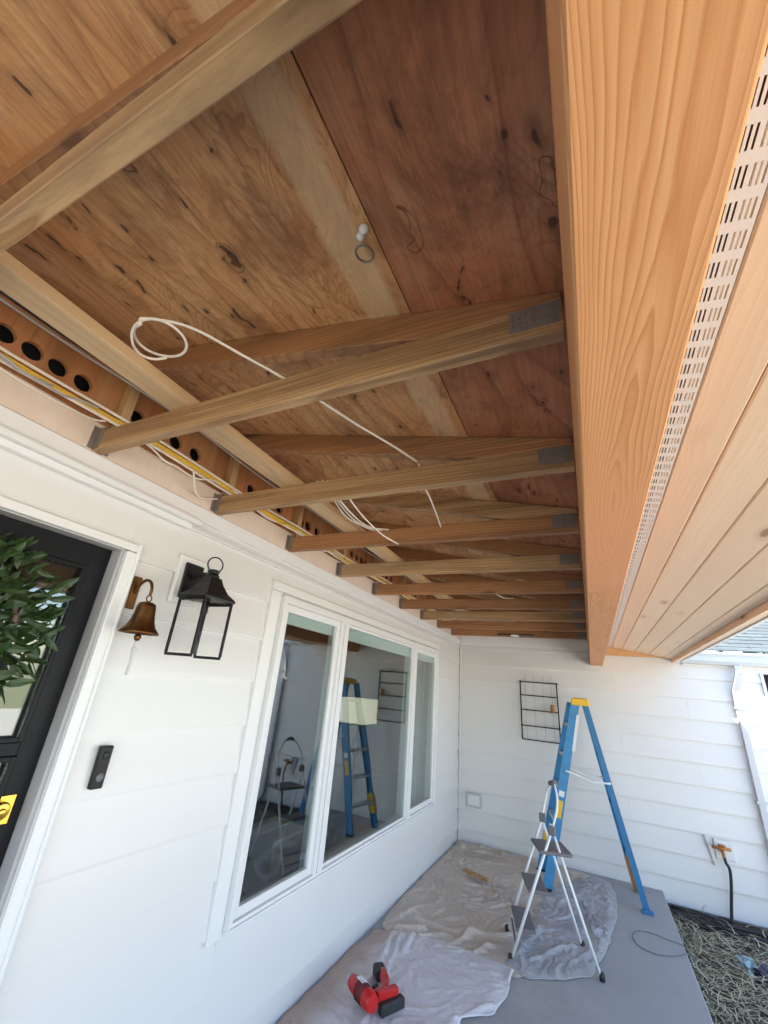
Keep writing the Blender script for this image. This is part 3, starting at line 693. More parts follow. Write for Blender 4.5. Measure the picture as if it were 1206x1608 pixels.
# ------------------------------------------------------------------ cables
def cable(name, pts, r_, mat, label, cat='cable', group=None, n=8, seg=7):
    return tag(MB().tube(smooth_curve(pts, n), r_, seg).build(name, mat), label, cat, group)
def run(x, z, y0=-1.2, y1=5.2, sag=.012, ph=0.0, dx=.006):
    out = []; y = y0
    while y <= y1: out.append((x+dx*math.sin(y*2.3+ph), y, z+sag*math.sin(y*5.15+ph)*.5)); y += .2
    return out
for i, (x, z, mt, lb) in enumerate(((.020, 2.525, 'yellow_cable', 'yellow cable in the bundle, uppermost of the yellow pair'), (.027, 2.512, 'yellow_cable', 'yellow cable in the bundle, lower of the yellow pair'),
                                   (.022, 2.541, 'white_cable', 'white cable along the top of the yellow bundle'), (.030, 2.498, 'white_cable', 'white cable along the bottom of the yellow bundle'))):
    cable('electrical_cable', run(x, z, ph=i*.25), .0062, mt, lb, group='cables along the top of the wall')
for i, (x, z, mt, lb) in enumerate(((.085, 2.690, 'black_cable', 'black cable, upper of two running left of the pale runner board'), (.095, 2.675, 'black_cable', 'black cable, lower of two running left of the pale runner board'),
                                    (.088, 2.658, 'grey_cable', 'grey cable running beneath the two black cables'))):
    cable('electrical_cable', run(x, z, ph=i*.2, sag=.02), .0055, mt, lb, group='cables along the blocking')
cable('electrical_cable', [(.012, -.6, 2.50), (.014, -.35, 2.475), (.014, -.2, 2.47), (.012, -.05, 2.482), (.02, .0, 2.50)], .004, 'white_cable', 'thin loose cable drooping over the washed plywood strip')
# coil of white cable on the ledger
pts = []
cx, cy, cz = .582, -.205, 2.513
for i in range(0, 27):
    a = 2*math.pi*i/18+2.0; rad = 1+.05*math.sin(i)
    pts.append((cx+.088*rad*math.cos(a), cy+.062*rad*math.sin(a), cz+.012*math.sin(a*1.5)+.0004*i))
pts2 = [(.52, -.255, 2.515), (.60, -.27, 2.53), (.70, -.20, 2.53), (.80, -.08, 2.50), (.865, .035, 2.49), (.93, .16, 2.475), (.985, .30, 2.47), (1.05, .46, 2.47), (1.09, .60, 2.475)]
cable('electrical_cable', pts+pts2[1:], .0042, 'white_cable', 'white cable coiled in a loop on the runner board then reaching over the trusses')
cable('electrical_cable', [(1.076, .655, 2.50), (1.083, .70, 2.43), (1.08, .80, 2.41), (1.06, .95, 2.40), (1.03, 1.10, 2.41), (1.0, 1.21, 2.44)], .004, 'white_cable', 'short white cable drooping from the third truss on its right side')
for i, d_ in enumerate((0, .028, .055)):
    cable('electrical_cable', [(.575+d_, .66, 2.49), (.60+d_*.8, .76, 2.455-.01*i), (.585+d_*1.3, .93, 2.425-.012*i), (.60+d_*1.1, 1.08, 2.43-.008*i), (.61+d_*1.6, 1.215, 2.45)], .0042, 'white_cable',
          ['leftmost of three white cables drooping between the third and fourth trusses', 'middle of three white cables drooping between the third and fourth trusses', 'rightmost of three white cables drooping between the third and fourth trusses'][i], group='white cables drooping behind the third truss')
cb = cable('electrical_cable', [(.69, .68, 2.47), (.71, .85, 2.40), (.735, 1.05, 2.362), (.765, 1.205, 2.357)], .004, 'white_cable', 'white cable ending in a pale knob against the fourth truss')
cable('electrical_cable', [(.12, .36, 2.45), (.07, .43, 2.40), (.03, .50, 2.40), (.012, .60, 2.44), (.02, .72, 2.48)], .0045, 'white_cable', 'white cable looping down over the washed plywood past the second truss')
cable('electrical_cable', [(.70, 2.0, 2.47), (.80, 1.93, 2.44), (.95, 1.90, 2.44), (1.05, 1.98, 2.46), (1.1, 2.2, 2.47)], .004, 'white_cable', 'white cable arching out of the round junction box')
cable('electrical_cable', [(.95, 2.46, 2.47), (1.0, 2.55, 2.41), (1.06, 2.75, 2.40), (1.1, 3.04, 2.46)], .004, 'white_cable', 'short white cable showing beyond the fifth truss')
rg = random.Random(4)
loose = ['loose grey cable snaking along the wall top before the second truss', 'loose white cable sagging below the yellow bundle past the second truss', 'loose white cable sagging below the yellow bundle past the third truss',
         'loose yellow cable sagging over the washed plywood past the third truss', 'loose white cable sagging below the yellow bundle past the fourth truss', 'loose grey cable sagging from the bundle before the first hanger']
for (ya, yb, dz, mt), lb in zip(((-.55, -.05, .03, 'grey_cable'), (.05, .58, .055, 'white_cable'), (.66, 1.18, .04, 'white_cable'), (.70, 1.20, .03, 'yellow_cable'), (1.27, 1.8, .04, 'white_cable'), (-.9, -.2, .045, 'grey_cable')), loose):
    P_ = []
    for k in range(9):
        f_ = k/8; P_.append((.030+.016*rg.random()+.02*math.sin(f_*math.pi), ya+(yb-ya)*f_, 2.515-dz*math.sin(f_*math.pi)+.008*rg.uniform(-1, 1)))
    cable('electrical_cable', P_, .0042, mt, lb)
m = MB(); m.lathe([(.05, 0), (.05, .03), (.045, .032), (.001, .033)], c=(.66, 1.93, 2.42), seg=20)
jb = m.build('junction_box', 'alu'); tag(jb, 'round metal junction box beside the fourth and fifth trusses', 'electrical box')
pl_ = thing('puck_light', 'dark flat light fixture under the last trusses near the end wall', 'light', (.87, 4.62, 2.36))
MB().box((.66, 4.60, 2.352), (1.09, 4.66, 2.366)).build('fixture_bar', 'black_metal', pl_, bevel=.003)
MB().lathe([(.045, 0), (.05, .006), (.05, .012)], c=(.87, 4.60, 2.340), seg=20).build('fixture_lens', 'whitemetal', pl_)

# ------------------------------------------------------------------ lantern
ln = thing('wall_lantern', 'black wall lantern with clear glass beside the door', 'lantern', (0, .56, 1.9))
MB().box((.004, .495, 1.90), (.026, .645, 2.115)).build('mounting_block', 'trim', ln, bevel=.003)
MB().box((.0265, .52, 1.925), (.040, .62, 2.085)).build('back_plate', 'black_metal', ln, bevel=.004)
LX, LY = .165, .565; hw = .074
m = MB(); m.tube(smooth_curve([(.04, LY, 2.02), (.09, LY, 2.035), (.14, LY, 2.03), (LX, LY, 2.01)], 4), .011, 8); m.build('arm', 'black_metal', ln)
m = MB()
prof = [(1.12, 1.918), (1.14, 1.926), (1.10, 1.932), (.78, 1.955), (.52, 1.99), (.42, 2.012), (.40, 2.018)]
rings = []
for s_, z in prof: rings.append([m.b.verts.new((LX+hw*s_*a, LY+hw*s_*b, z)) for a, b in ((-1, -1), (1, -1), (1, 1), (-1, 1))])
for A, B in zip(rings, rings[1:]):
    for k in range(4): m.b.faces.new((A[k], A[(k+1) % 4], B[(k+1) % 4], B[k]))
m.b.faces.new(rings[0][::-1]); m.b.faces.new(rings[-1])
m.lathe([(.030, 2.018), (.030, 2.028), (.024, 2.030), (.024, 2.045), (.028, 2.047), (.020, 2.054), (.001, 2.056)], c=(LX, LY, 0), seg=20)
m.build('roof', 'black_metal', ln)
m = MB(); m.tube([(LX+.010*math.cos(a), LY+.034*math.cos(a), 2.078+.034*math.sin(a)) for a in [i*2*math.pi/24 for i in range(24)]], .0032, 7, True); m.build('hanging_loop', 'black_metal', ln)
m = MB()
for a, b in ((-1, -1), (1, -1), (1, 1), (-1, 1)): m.bar((LX+a*hw, LY+b*hw, 1.695), (LX+a*hw, LY+b*hw, 1.92), .009, .009)
for a, b, c_, d_ in ((-1, -1, 1, -1), (1, -1, 1, 1), (1, 1, -1, 1), (-1, 1, -1, -1)):
    for z in (1.69, 1.912): m.bar((LX+a*hw, LY+b*hw, z), (LX+c_*hw, LY+d_*hw, z), .011, .011)
m.build('cage', 'black_metal', ln)
m = MB()
g_ = hw-.002
m.box((LX-g_, LY-g_, 1.70), (LX+g_, LY-g_+.002, 1.91)); m.box((LX-g_, LY+g_-.002, 1.70), (LX+g_, LY+g_, 1.91)); m.box((LX+g_-.002, LY-g_+.003, 1.70), (LX+g_, LY+g_-.003, 1.91))
m.build('glass_pane', 'lantern_glass', ln)
m = MB(); m.lathe([(.012, 1.70), (.012, 1.86), (.015, 1.862), (.015, 1.915)], c=(LX, LY, 0), seg=14); m.build('socket', 'black_metal', ln)

# ------------------------------------------------------------------ bell
bl_ = thing('brass_bell', 'aged brass ship bell hanging from a wall bracket by the door', 'bell', (0, .338, 1.9))
m = MB(); m.box((.003, .320, 1.838), (.011, .356, 1.968))
m.build('wall_plate', 'brass', bl_, bevel=.003)
m = MB(); m.tube(smooth_curve([(.008, .338, 1.90), (.03, .338, 1.935), (.06, .338, 1.952), (.09, .338, 1.945), (.108, .338, 1.92), (.11, .338, 1.892)], 6), [.006]*31, 8)
m.tube([(.11+.001*math.cos(a), .338+.010*math.cos(a), 1.878+.012*math.sin(a)) for a in [i*2*math.pi/16 for i in range(16)]], .0028, 6, True)
m.build('bracket_arm', 'brass', bl_)
m = MB(); m.lathe([(.001, 1.866), (.018, 1.864), (.030, 1.858), (.034, 1.845), (.037, 1.820), (.042, 1.795), (.052, 1.770), (.066, 1.755), (.070, 1.748), (.068, 1.746), (.058, 1.758), (.045, 1.772), (.034, 1.80), (.001, 1.84)], c=(.11, .338, 0), seg=40)
m.build('bell_cup', 'brass', bl_)
m = MB(); m.tube([(.11, .338, 1.84), (.11, .338, 1.74)], .0035, 8); m.lathe([(.001, 1.748), (.010, 1.742), (.013, 1.732), (.008, 1.722), (.001, 1.718)], c=(.11, .338, 0), seg=14); m.build('clapper', 'brass', bl_)
m = MB(); m.tube(smooth_curve([(.11, .338, 1.72), (.109, .336, 1.69), (.111, .338, 1.65), (.11, .337, 1.60)], 5), .005, 8); m.lathe([(.003, 1.70), (.009, 1.695), (.009, 1.685), (.003, 1.68)], c=(.11, .338, 0), seg=10); m.build('pull_cord', 'rope', bl_)

# ------------------------------------------------------------------ doorbell
db = thing('doorbell', 'slim black video doorbell on the siding below the bell', 'doorbell', (0, .415, 1.29))
MB().box((.003, .393, 1.222), (.026, .437, 1.356)).build('doorbell_case', 'black_metal', db, bevel=.003)
MB().lathe([(.012, 0), (.012, .002), (.008, .004), (.001, .0045)], c=(.0262, .415, 1.327), axis=0, seg=20).build('camera_lens', 'blackrubber', db)
MB().lathe([(.014, 0), (.014, .0015), (.001, .002)], c=(.0262, .415, 1.258), axis=0, seg=20).build('button', 'greyplastic', db)

# ------------------------------------------------------------------ wreath
wr = thing('wreath', 'dense green olive leaf wreath hanging on the glass of the black door', 'wreath', (0, -.17, 1.72))
m = MB(); rnd = random.Random(5); WC = Vector((0, -.17, 1.715)); stems = []
for i in range(760):
    a = rnd.uniform(0, 2*math.pi); rad = rnd.uniform(.06, .25); 
    base = WC+Vector((rnd.uniform(-.035, .03), rad*math.cos(a), rad*math.sin(a)))
    if base.y < -.5: continue
    d = Vector((rnd.uniform(-.25, .9), math.cos(a+rnd.uniform(-1.3, 1.3)), math.sin(a+rnd.uniform(-1.3, 1.3)))).normalized()
    L = rnd.uniform(.045, .085); wd = L*rnd.uniform(.13, .2); sdv = d.cross(Vector((rnd.uniform(-1, 1), rnd.uniform(-1, 1), rnd.uniform(-1, 1)))).normalized(); nn = d.cross(sdv)
    cpts = []
    mid = [m.b.verts.new(base+d*L*t_+nn*(.12*L*math.sin(t_*3))) for t_ in (0, .25, .55, .85, 1)]
    lf = [m.b.verts.new(base+d*L*t_+sdv*wd*w_+nn*(.12*L*math.sin(t_*3)+.15*wd)) for t_, w_ in ((.25, .8), (.55, 1), (.85, .5))]
    rf = [m.b.verts.new(base+d*L*t_-sdv*wd*w_+nn*(.12*L*math.sin(t_*3)+.15*wd)) for t_, w_ in ((.25, .8), (.55, 1), (.85, .5))]
    for side in (lf, rf):
        q = [mid[0]]+side+[mid[4]]
        m.b.faces.new((mid[0], side[0], mid[1])); m.b.faces.new((mid[1], side[0], side[1], mid[2])); m.b.faces.new((mid[2], side[1], side[2], mid[3])); m.b.faces.new((mid[3], side[2], mid[4]))
    stems.append((base, d))
m.build('foliage', 'leaf', wr)
m = MB(); m.tube([WC+Vector((-.005, .16*math.cos(a), .16*math.sin(a))) for a in [i*2*math.pi/30 for i in range(30)]], .012, 7, True); m.build('twig_ring', 'room_dark', wr)

# ------------------------------------------------------------------ wall rack, outlet, hose bib
rk = thing('wall_rack', 'black iron grid rack mounted on the white end wall', 'rack', (1.03, E, 1.53))
m = MB(); ry = E-.035; x0, x1, z0, z1 = .812, 1.25, 1.20, 1.865
for a, b in (((x0, ry, z0), (x0, ry, z1)), ((x1, ry, z0), (x1, ry, z1))): m.bar(a, b, .014, .014, side=(1, 0, 0))
for z in (z0, z0+.155, z0+.335, z0+.505, z1): m.bar((x0, ry, z), (x1, ry, z), .012, .012, side=(0, 1, 0))
m.build('iron_frame', 'black_metal', rk)
m = MB()
for x in (x0+.06, x0+.165, x0+.275, x0+.375): m.tube([(x, ry+.008, z0), (x, ry+.008, z1+.10)], .0018, 5)
m.build('thin_wire', 'dusty', rk)
for x in (x0, x1):
    for z in (z1, z0+.155): MB().bar((x, ry, z), (x, E, z), .02, .02, side=(1, 0, 0)).build('standoff', 'black_metal', rk)
m = MB(); m.lathe([(.001, -.05), (.022, -.045), (.026, -.01), (.02, .02), (.024, .045), (.001, .05)], c=(1.185, E-.06, 1.57), seg=14)
tag(m.build('hanging_knob', 'rust'), 'small rusty brown knob hanging at the right side of the wall rack', 'ornament')
ol = thing('outlet_cover', 'white weatherproof outlet cover low on the end wall near the corner', 'outlet', (.197, E, .448))
MB().box((.100, E-.028, .372), (.295, E-.0, .522)).build('cover', 'gutter', ol, bevel=.006)
m = MB(); m.box((.125, E-.036, .395), (.27, E-.029, .50)); m.build('lid', 'vinyl', ol, bevel=.004)

hb = thing('hose_bib', 'corroded brass outdoor tap with a black pipe below on the end wall', 'tap', (2.62, E, .4))
MB().box((2.60, E-.02, .37), (2.76, E-.0, .53)).build('mounting_block', 'trim', hb, bevel=.004)
m = MB(); m.tube([(2.66, E-.005, .45), (2.655, E-.06, .45), (2.65, E-.10, .44), (2.65, E-.115, .40)], [.017, .015, .015, .014], 10)
m.tube([(2.57, E-.085, .475), (2.72, E-.085, .475)], .014, 8); m.lathe([(.03, 0), (.034, .006), (.03, .012)], c=(2.65, E-.085, .492), seg=12)
m.build('tap_body', 'rust', hb)
m = MB(); m.tube(smooth_curve([(2.65, E-.115, .41), (2.655, E-.115, .37), (2.675, E-.11, .32), (2.665, E-.10, .2), (2.63, E-.09, .0), (2.61, E-.09, -.13)], 6), .013, 9); m.build('pipe', 'blackrubber', hb)
m = MB(); m.bar((2.53, E-.012, .545), (2.575, E-.012, .31), .014, .012, side=(1, 0, 0)); m.build('bracket', 'dusty', hb)

# drip tubing
for i in range(5):
    pts = []
    for k in range(12):
        x = 2.14+k*.15; pts.append((x, 5.22-.05*i-.11*(x-2.14)*(1+.25*i)+.025*math.sin(k*1.3+i*2), -.078-.02*(5.3-5.22+.05*i+.11*(x-2.14))+.014*(i % 2)+.01*math.sin(k+i)))
    cable('irrigation_tube', pts, .011, 'black_cable', ['black irrigation tube on the soil, the one closest to the end wall', 'second black irrigation tube out from the end wall', 'third black irrigation tube out from the end wall', 'fourth black irrigation tube out from the end wall', 'fifth black irrigation tube, the one nearest the straw'][i], 'tube', 'irrigation tubes by the end wall')
# small wire loop on slab
pts = [(2.096, 4.02, .01), (2.0, 3.93, .006), (1.88, 3.88, .005), (1.78, 3.93, .006), (1.75, 4.08, .006), (1.80, 4.20, .006), (1.90, 4.22, .006), (2.0, 4.18, .008), (2.10, 4.12, .012), (2.16, 4.08, -.06)]
cable('thin_wire', pts, .0028, 'greyplastic', 'thin dark wire lying in a loop on the bare slab', 'wire')
# crumpled teal item and dark bag in the straw
def blob(name, c, r3, mat, seed, parent=None, jag=.35):
    b = bmesh.new(); bmesh.ops.create_icosphere(b, subdivisions=3, radius=1)
    for v in b.verts:
        n_ = noise.noise(v.co*1.9+Vector((seed, 0, 0)))*jag+noise.noise(v.co*4.5+Vector((seed, 3, 0)))*jag*.5
        q = v.co*(1+n_); v.co = Vector((q.x*r3[0], q.y*r3[1], q.z*r3[2]))+Vector(c)
    mm = MB(); mm.b.free(); mm.b = b
    return mm.build(name, mat, parent)
tag(blob('plastic_wrapper', (2.52, 4.40, -.085), (.055, .075, .035), 'teal', 3.0, jag=.9), 'crumpled pale teal plastic wrapper lying in the straw', 'litter')
tag(blob('plastic_bag', (2.63, 4.33, -.095), (.07, .09, .04), 'navy', 7.0, jag=.9), 'crumpled dark navy plastic bag lying beside the teal wrapper', 'bag')

# ------------------------------------------------------------------ ladders
def channel(m, p0, p1, web_n, w_, fl, t_=.004, sgn=1):
    """C-channel rail: web plate of width w_, flanges of depth fl on the side sgn*web_n"""
    p0, p1 = Vector(p0), Vector(p1); d = (p1-p0).normalized(); n_ = Vector(web_n); n_ = (n_-d*n_.dot(d)).normalized(); s_ = d.cross(n_)
    m.bar(p0, p1, w_, t_, side=s_)
    for q in (-1, 1):
        o_ = s_*q*(w_/2-t_/2)+n_*sgn*(fl/2+t_/2)
        m.bar(p0+o_, p1+o_, t_, fl, side=s_)
def lerp(a, b, t_): return Vector(a)+(Vector(b)-Vector(a))*t_
ld = thing('step_ladder', 'tall blue fibreglass step ladder with yellow top standing by the end wall', 'ladder', (1.5, 4.8, 0))
FN, FF, RN, RF = (1.085, 4.50, .0), (.985, 5.00, .0), (1.905, 4.62, .0), (1.865, 5.13, .0)
TN, TF = (1.468, 4.63, 1.66), (1.415, 4.93, 1.66); BN, BF = (1.565, 4.64, 1.66), (1.552, 4.92, 1.66)
for a, b, s_ in ((FN, TN, 1), (FF, TF, -1)):
    m = MB(); channel(m, a, b, (0, 1, 0), .085, .028, sgn=s_); m.build('front_rail', 'blue_light', ld)
for a, b, s_ in ((RN, BN, 1), (RF, BF, -1)):
    m = MB(); channel(m, a, b, (0, 1, 0), .052, .028, sgn=s_); m.build('rear_rail', 'blue', ld)
for k in range(5):
    tt = (.29*(k+1))/1.66; a = lerp(FN, TN, tt); b = lerp(FF, TF, tt)
    m = MB(); m.bar(a+Vector((-.0, .006, 0)), b+Vector((0, -.006, 0)), .085, .008, side=(1, 0, 0)); m.bar(a+Vector((-.039, .006, -.014)), b+Vector((-.039, -.006, -.014)), .005, .026, side=(1, 0, 0)); m.bar(a+Vector((.039, .006, -.014)), b+Vector((.039, -.006, -.014)), .005, .026, side=(1, 0, 0))
    m.build('step', 'alu', ld)
for tt in (.2, .45, .7):
    a = lerp(RN, BN, tt); b = lerp(RF, BF, tt); MB().bar(a, b, .035, .014, side=(0, 0, 1)).build('rear_brace', 'alu', ld)
for a, b, c_ in ((FN, TN, RN), (FF, TF, RF)):
    top = BN if c_ == RN else BF
    p, q = lerp(a, b, .60), lerp(c_, top, .585); y_ = -.012 if c_ == RN else .012
    md = (p+q)/2+Vector((0, 0, -.035)); 
    MB().tube(smooth_curve([p+Vector((0, y_, .02)), lerp(p, q, .3)+Vector((0, y_, -.005)), md+Vector((.05, y_, 0)), q+Vector((.02, y_, -.015))], 5), .009, 8).build('spreader', 'whitemetal', ld)
m = MB(); m.prism([(1.425, 1.64), (1.61, 1.64), (1.60, 1.712), (1.435, 1.712)], 1, 4.60, 4.955); m.build('top_cap', 'yellow', ld, bevel=.008)
m = MB(); m.box((1.46, 4.66, 1.7125), (1.575, 4.90, 1.716)); m.build('cap_tray', 'greyplastic', ld)
for p in (FN, FF, RN): 
    m = MB(); p = Vector(p); m.box(p+Vector((-.045, -.022, 0)), p+Vector((.045, .022, .028))); m.build('foot', 'blackrubber' if p.x < 1.5 else 'blue', ld, bevel=.004)
m = MB(); channel(m, lerp(RF, BF, .0), lerp(RF, BF, .17), (0, 1, 0), .060, .032, t_=.006, sgn=-1); m.build('rusty_boot', 'rust', ld)
m = MB(); m.bar(lerp(FF, TF, .10)+Vector((0, .0, 0)), lerp(FF, TF, .22), .095, .034, side=(1, 0, 0)); m.build('yellow_bracket', 'yellow', ld)
m = MB(); a = lerp(FN, TN, .72); b = lerp(FN, TN, .93); m.bar(a+Vector((.052, .0, 0)), b+Vector((.045, 0, 0)), .028, .003, side=(1, 0, 0)); m.build('label_strip', 'whitemetal', ld)
for t0_, t1_, mt_ in ((.36, .45, 'yellow'), (.47, .50, 'whitemetal')):
    m = MB(); m.bar(lerp(FN, TN, t0_)+Vector((0, -.0035, 0)), lerp(FN, TN, t1_)+Vector((0, -.0035, 0)), .05, .001, side=(1, 0, -.2)); m.build('sticker', mt_, ld)

st = thing('step_stool', 'white folding step stool with grey treads and arched handle', 'step stool', (1.2, 3.3, 0))
fn, ff, rn, rf = (.97, 3.115, .0), (.885, 3.50, .0), (1.525, 3.27, .0), (1.405, 3.62, .0)
tn, tf = (1.285, 3.20, .80), (1.19, 3.47, .80)
r_ = .0105
m = MB(); 
for a, b, s_ in ((fn, tn, 0), (ff, tf, 0)):
    m = MB(); m.tube([a, lerp(a, b, .99)], r_, 10); m.build('front_leg', 'whitemetal', st)
for a, b in ((rn, (1.255, 3.20, .86)), (rf, (1.16, 3.47, .86))):
    m = MB(); m.tube([a, lerp(a, b, .95)], r_*.85, 10); m.build('rear_leg', 'whitemetal', st)
m = MB(); m.tube(smooth_curve([lerp(fn, tn, .97), (1.315, 3.21, .89), (1.325, 3.245, .98), (1.31, 3.30, 1.045), (1.29, 3.345, 1.06), (1.265, 3.39, 1.045), (1.235, 3.45, .98), (1.21, 3.475, .89), lerp(ff, tf, .97)], 6), r_*.8, 10); m.build('handle', 'whitemetal', st)
m = MB(); m.tube([(1.305, 3.31, 1.05), (1.29, 3.345, 1.062), (1.268, 3.385, 1.05)], .017, 10); m.build('handle_grip', 'greyplastic', st)
for tt, dp, nm in ((.22, .13, 'step'), (.50, .14, 'step'), (.80, .23, 'platform')):
    a, b = lerp(fn, tn, tt), lerp(ff, tf, tt); ox = dp/2-.03 if nm == 'step' else dp/2-.04
    m = MB(); m.bar(a+Vector((ox, .012, 0)), b+Vector((ox, -.012, 0)), dp, .022, side=(1, .12, 0)); m.build(nm, 'greyplastic', st, bevel=.004)
for p in (fn, ff, rn, rf):
    p = Vector(p); m = MB(); m.lathe([(.017, 0), (.018, .03), (.012, .045)], c=p, seg=12); m.build('foot', 'blackrubber', st)
for p in (lerp(fn, tn, .97), lerp(ff, tf, .99)):
    m = MB(); m.box(p+Vector((-.022, -.016, -.03)), p+Vector((.026, .016, .03))); m.build('hinge', 'greyplastic', st, bevel=.005)
m = MB(); m.tube([lerp(fn, tn, .12), lerp(ff, tf, .12)], .008, 8); m.build('lower_bar', 'greyplastic', st)

# ------------------------------------------------------------------ drop cloths
def inside(p, poly):
    x, y = p; c_ = False; n_ = len(poly)
    for i in range(n_):
        x1_, y1_ = poly[i]; x2_, y2_ = poly[i-1]
        if (y1_ > y) != (y2_ > y) and x < (x2_-x1_)*(y-y1_)/(y2_-y1_)+x1_: c_ = not c_
    return c_
def segd(px, py, a, b):
    ax, ay = a; bx_, by_ = b; dx, dy = bx_-ax, by_-ay; t_ = max(0, min(1, ((px-ax)*dx+(py-ay)*dy)/(dx*dx+dy*dy+1e-9)))
    return math.hypot(px-ax-t_*dx, py-ay-t_*dy)
def edged(px, py, poly): return min(segd(px, py, poly[i-1], poly[i]) for i in range(len(poly)))
def cloth(name, poly, base, folds, amp, mat, seed, label, step=.011, edgeup=.012):
    xs = [p[0] for p in poly]; ys = [p[1] for p in poly]; m = MB(); g = {}
    nx = int((max(xs)-min(xs))/step)+1; ny = int((max(ys)-min(ys))/step)+1
    for i in range(nx+1):
        for j in range(ny+1):
            x = min(xs)+i*step; y = min(ys)+j*step
            wx = x+.02*noise.noise(Vector((x*6, y*6, seed))); wy = y+.02*noise.noise(Vector((x*6, y*6, seed+5)))
            if not inside((wx, wy), poly): continue
            q = Vector((x*2.0+seed, y*2.0, 0)); wq = q+Vector((noise.noise(q*1.3), noise.noise(q*1.3+Vector((7, 0, 0))), 0))*.9
            r1 = (1-abs(noise.noise(wq*1.9)))**14; r2 = (1-abs(noise.noise(wq*4.3+Vector((3, 1, 0)))))**10; r3 = (1-abs(noise.noise(wq*9.5)))**6
            area = .45+.55*max(0, noise.noise(Vector((x*1.4, y*1.4, seed+9)))*1.6+.4)
            z = base+amp*area*(.9*r1+.85*r2+.5*r3)
            fz = 0.0
            for (a, b, h, wd) in folds:
                d = segd(x+.02*noise.noise(q*3), y+.02*noise.noise(q*3+Vector((2, 2, 2))), a, b); fz = max(fz, .75*h*math.exp(-(d/wd)**2))
            z += fz*(.7+.6*noise.noise(q*2.2))
            de = edged(x, y, poly); fl = 1-math.exp(-(de/.05)**2)
            if not (y > 2.84 and seed > 7): z = .003+(z-.003)*(.12+.88*fl)
            g[i, j] = m.b.verts.new((x, y, max(z, .002)))
    for (i, j), v in g.items():
        if (i+1, j) in g and (i+1, j+1) in g and (i, j+1) in g:
            m.b.faces.new((v, g[i+1, j], g[i+1, j+1], g[i, j+1])).smooth = True
    loose = [v for v in m.b.verts if not v.link_faces]
    for v in loose: m.b.verts.remove(v)
    for _ in range(6):
        new = {}
        for v in m.b.verts:
            if v.is_boundary:
                nb = [e.other_vert(v) for e in v.link_edges if e.is_boundary]
                if len(nb) == 2: new[v] = v.co*.4+(nb[0].co+nb[1].co)*.3
        for v, c_ in new.items(): v.co = c_
    o = m.build(name, mat); tag(o, label, 'drop cloth')
    sm = o.modifiers.new('thick', 'SOLIDIFY'); sm.thickness = .0008; sm.offset = 1
    return o
beige = [(.008, E-.012), (.75, E-.03), (1.35, E-.06), (1.50, 5.2), (1.40, 4.6), (1.30, 4.0), (1.22, 3.3), (1.05, 2.95), (.70, 2.93), (.40, 2.90), (.16, 2.88), (.05, 3.0), (.008, 3.3)]
fb = [((.05, 3.05), (.2, 3.3), .05, .03), ((.08, 2.95), (.35, 3.1), .05, .03), ((.2, 3.2), (.62, 3.25), .035, .025), ((.36, 3.0), (.52, 3.15), .04, .02), ((.55, 2.98), (.66, 3.3), .05, .022), ((.66, 3.3), (.95, 3.45), .04, .022), ((.72, 3.0), (.80, 3.2), .035, .02), ((.80, 3.2), (1.02, 3.32), .03, .02),
      ((.02, 3.4), (.03, 5.3), .05, .03), ((.03, 5.3), (.9, 5.3), .05, .03), ((.9, 5.3), (1.4, 5.27), .03, .02), ((.03, 5.28), (.12, 5.05), .07, .04)]
cloth('beige_drop_cloth', beige, .004, fb, .020, 'cloth_beige', 1.0, 'wrinkled beige drop cloth covering the slab against both walls')
clear = [(.92, 3.02), (1.10, 2.98), (1.30, 3.10), (1.47, 3.27), (1.58, 3.75), (1.665, 4.38), (1.68, 4.8), (1.64, 5.2), (1.50, 5.28), (1.30, 5.0), (1.10, 4.6), (1.0, 4.1), (.95, 3.5)]
fc = [((1.0, 3.6), (1.5, 3.9), .03, .02), ((1.25, 4.7), (1.6, 4.5), .04, .025), ((1.35, 5.0), (1.62, 4.6), .04, .02), ((1.1, 3.2), (1.35, 3.6), .03, .02), ((1.66, 4.4), (1.45, 3.27), .02, .02), ((1.2, 4.2), (1.5, 4.9), .03, .02), ((.97, 3.1), (1.1, 3.7), .035, .025)]
cloth('plastic_sheet', clear, .010, fc, .026, 'cloth_clear', 4.0, 'crinkled clear grey plastic sheet under the step stool')
lav = [(.008, 1.2), (.78, 1.2), (.80, 2.0), (.84, 2.38), (.98, 2.52), (1.01, 2.72), (1.02, 3.0), (.80, 3.03), (.52, 3.06), (.33, 3.02), (.2, 2.96), (.05, 2.88), (.008, 2.7)]
fl_ = [((.18, 2.95), (.30, 2.2), .035, .016), ((.24, 2.95), (.42, 1.9), .03, .014), ((.30, 3.0), (.33, 2.75), .03, .02), ((.80, 2.35), (1.0, 2.65), .03, .015), ((.80, 2.30), (.55, 1.6), .03, .02), ((1.0, 2.98), (1.02, 2.7), .02, .015)]
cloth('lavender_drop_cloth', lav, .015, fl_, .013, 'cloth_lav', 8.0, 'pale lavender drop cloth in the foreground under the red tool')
# scrap wood
m = MB(); m.bar((.335, 4.33, .05), (.60, 4.22, .052), .055, .02, side=(.4, .9, 0)); tag(m.build('wood_offcut', 'spf_x', bevel=.002), 'short brown wood offcut lying on the beige drop cloth', 'wood')
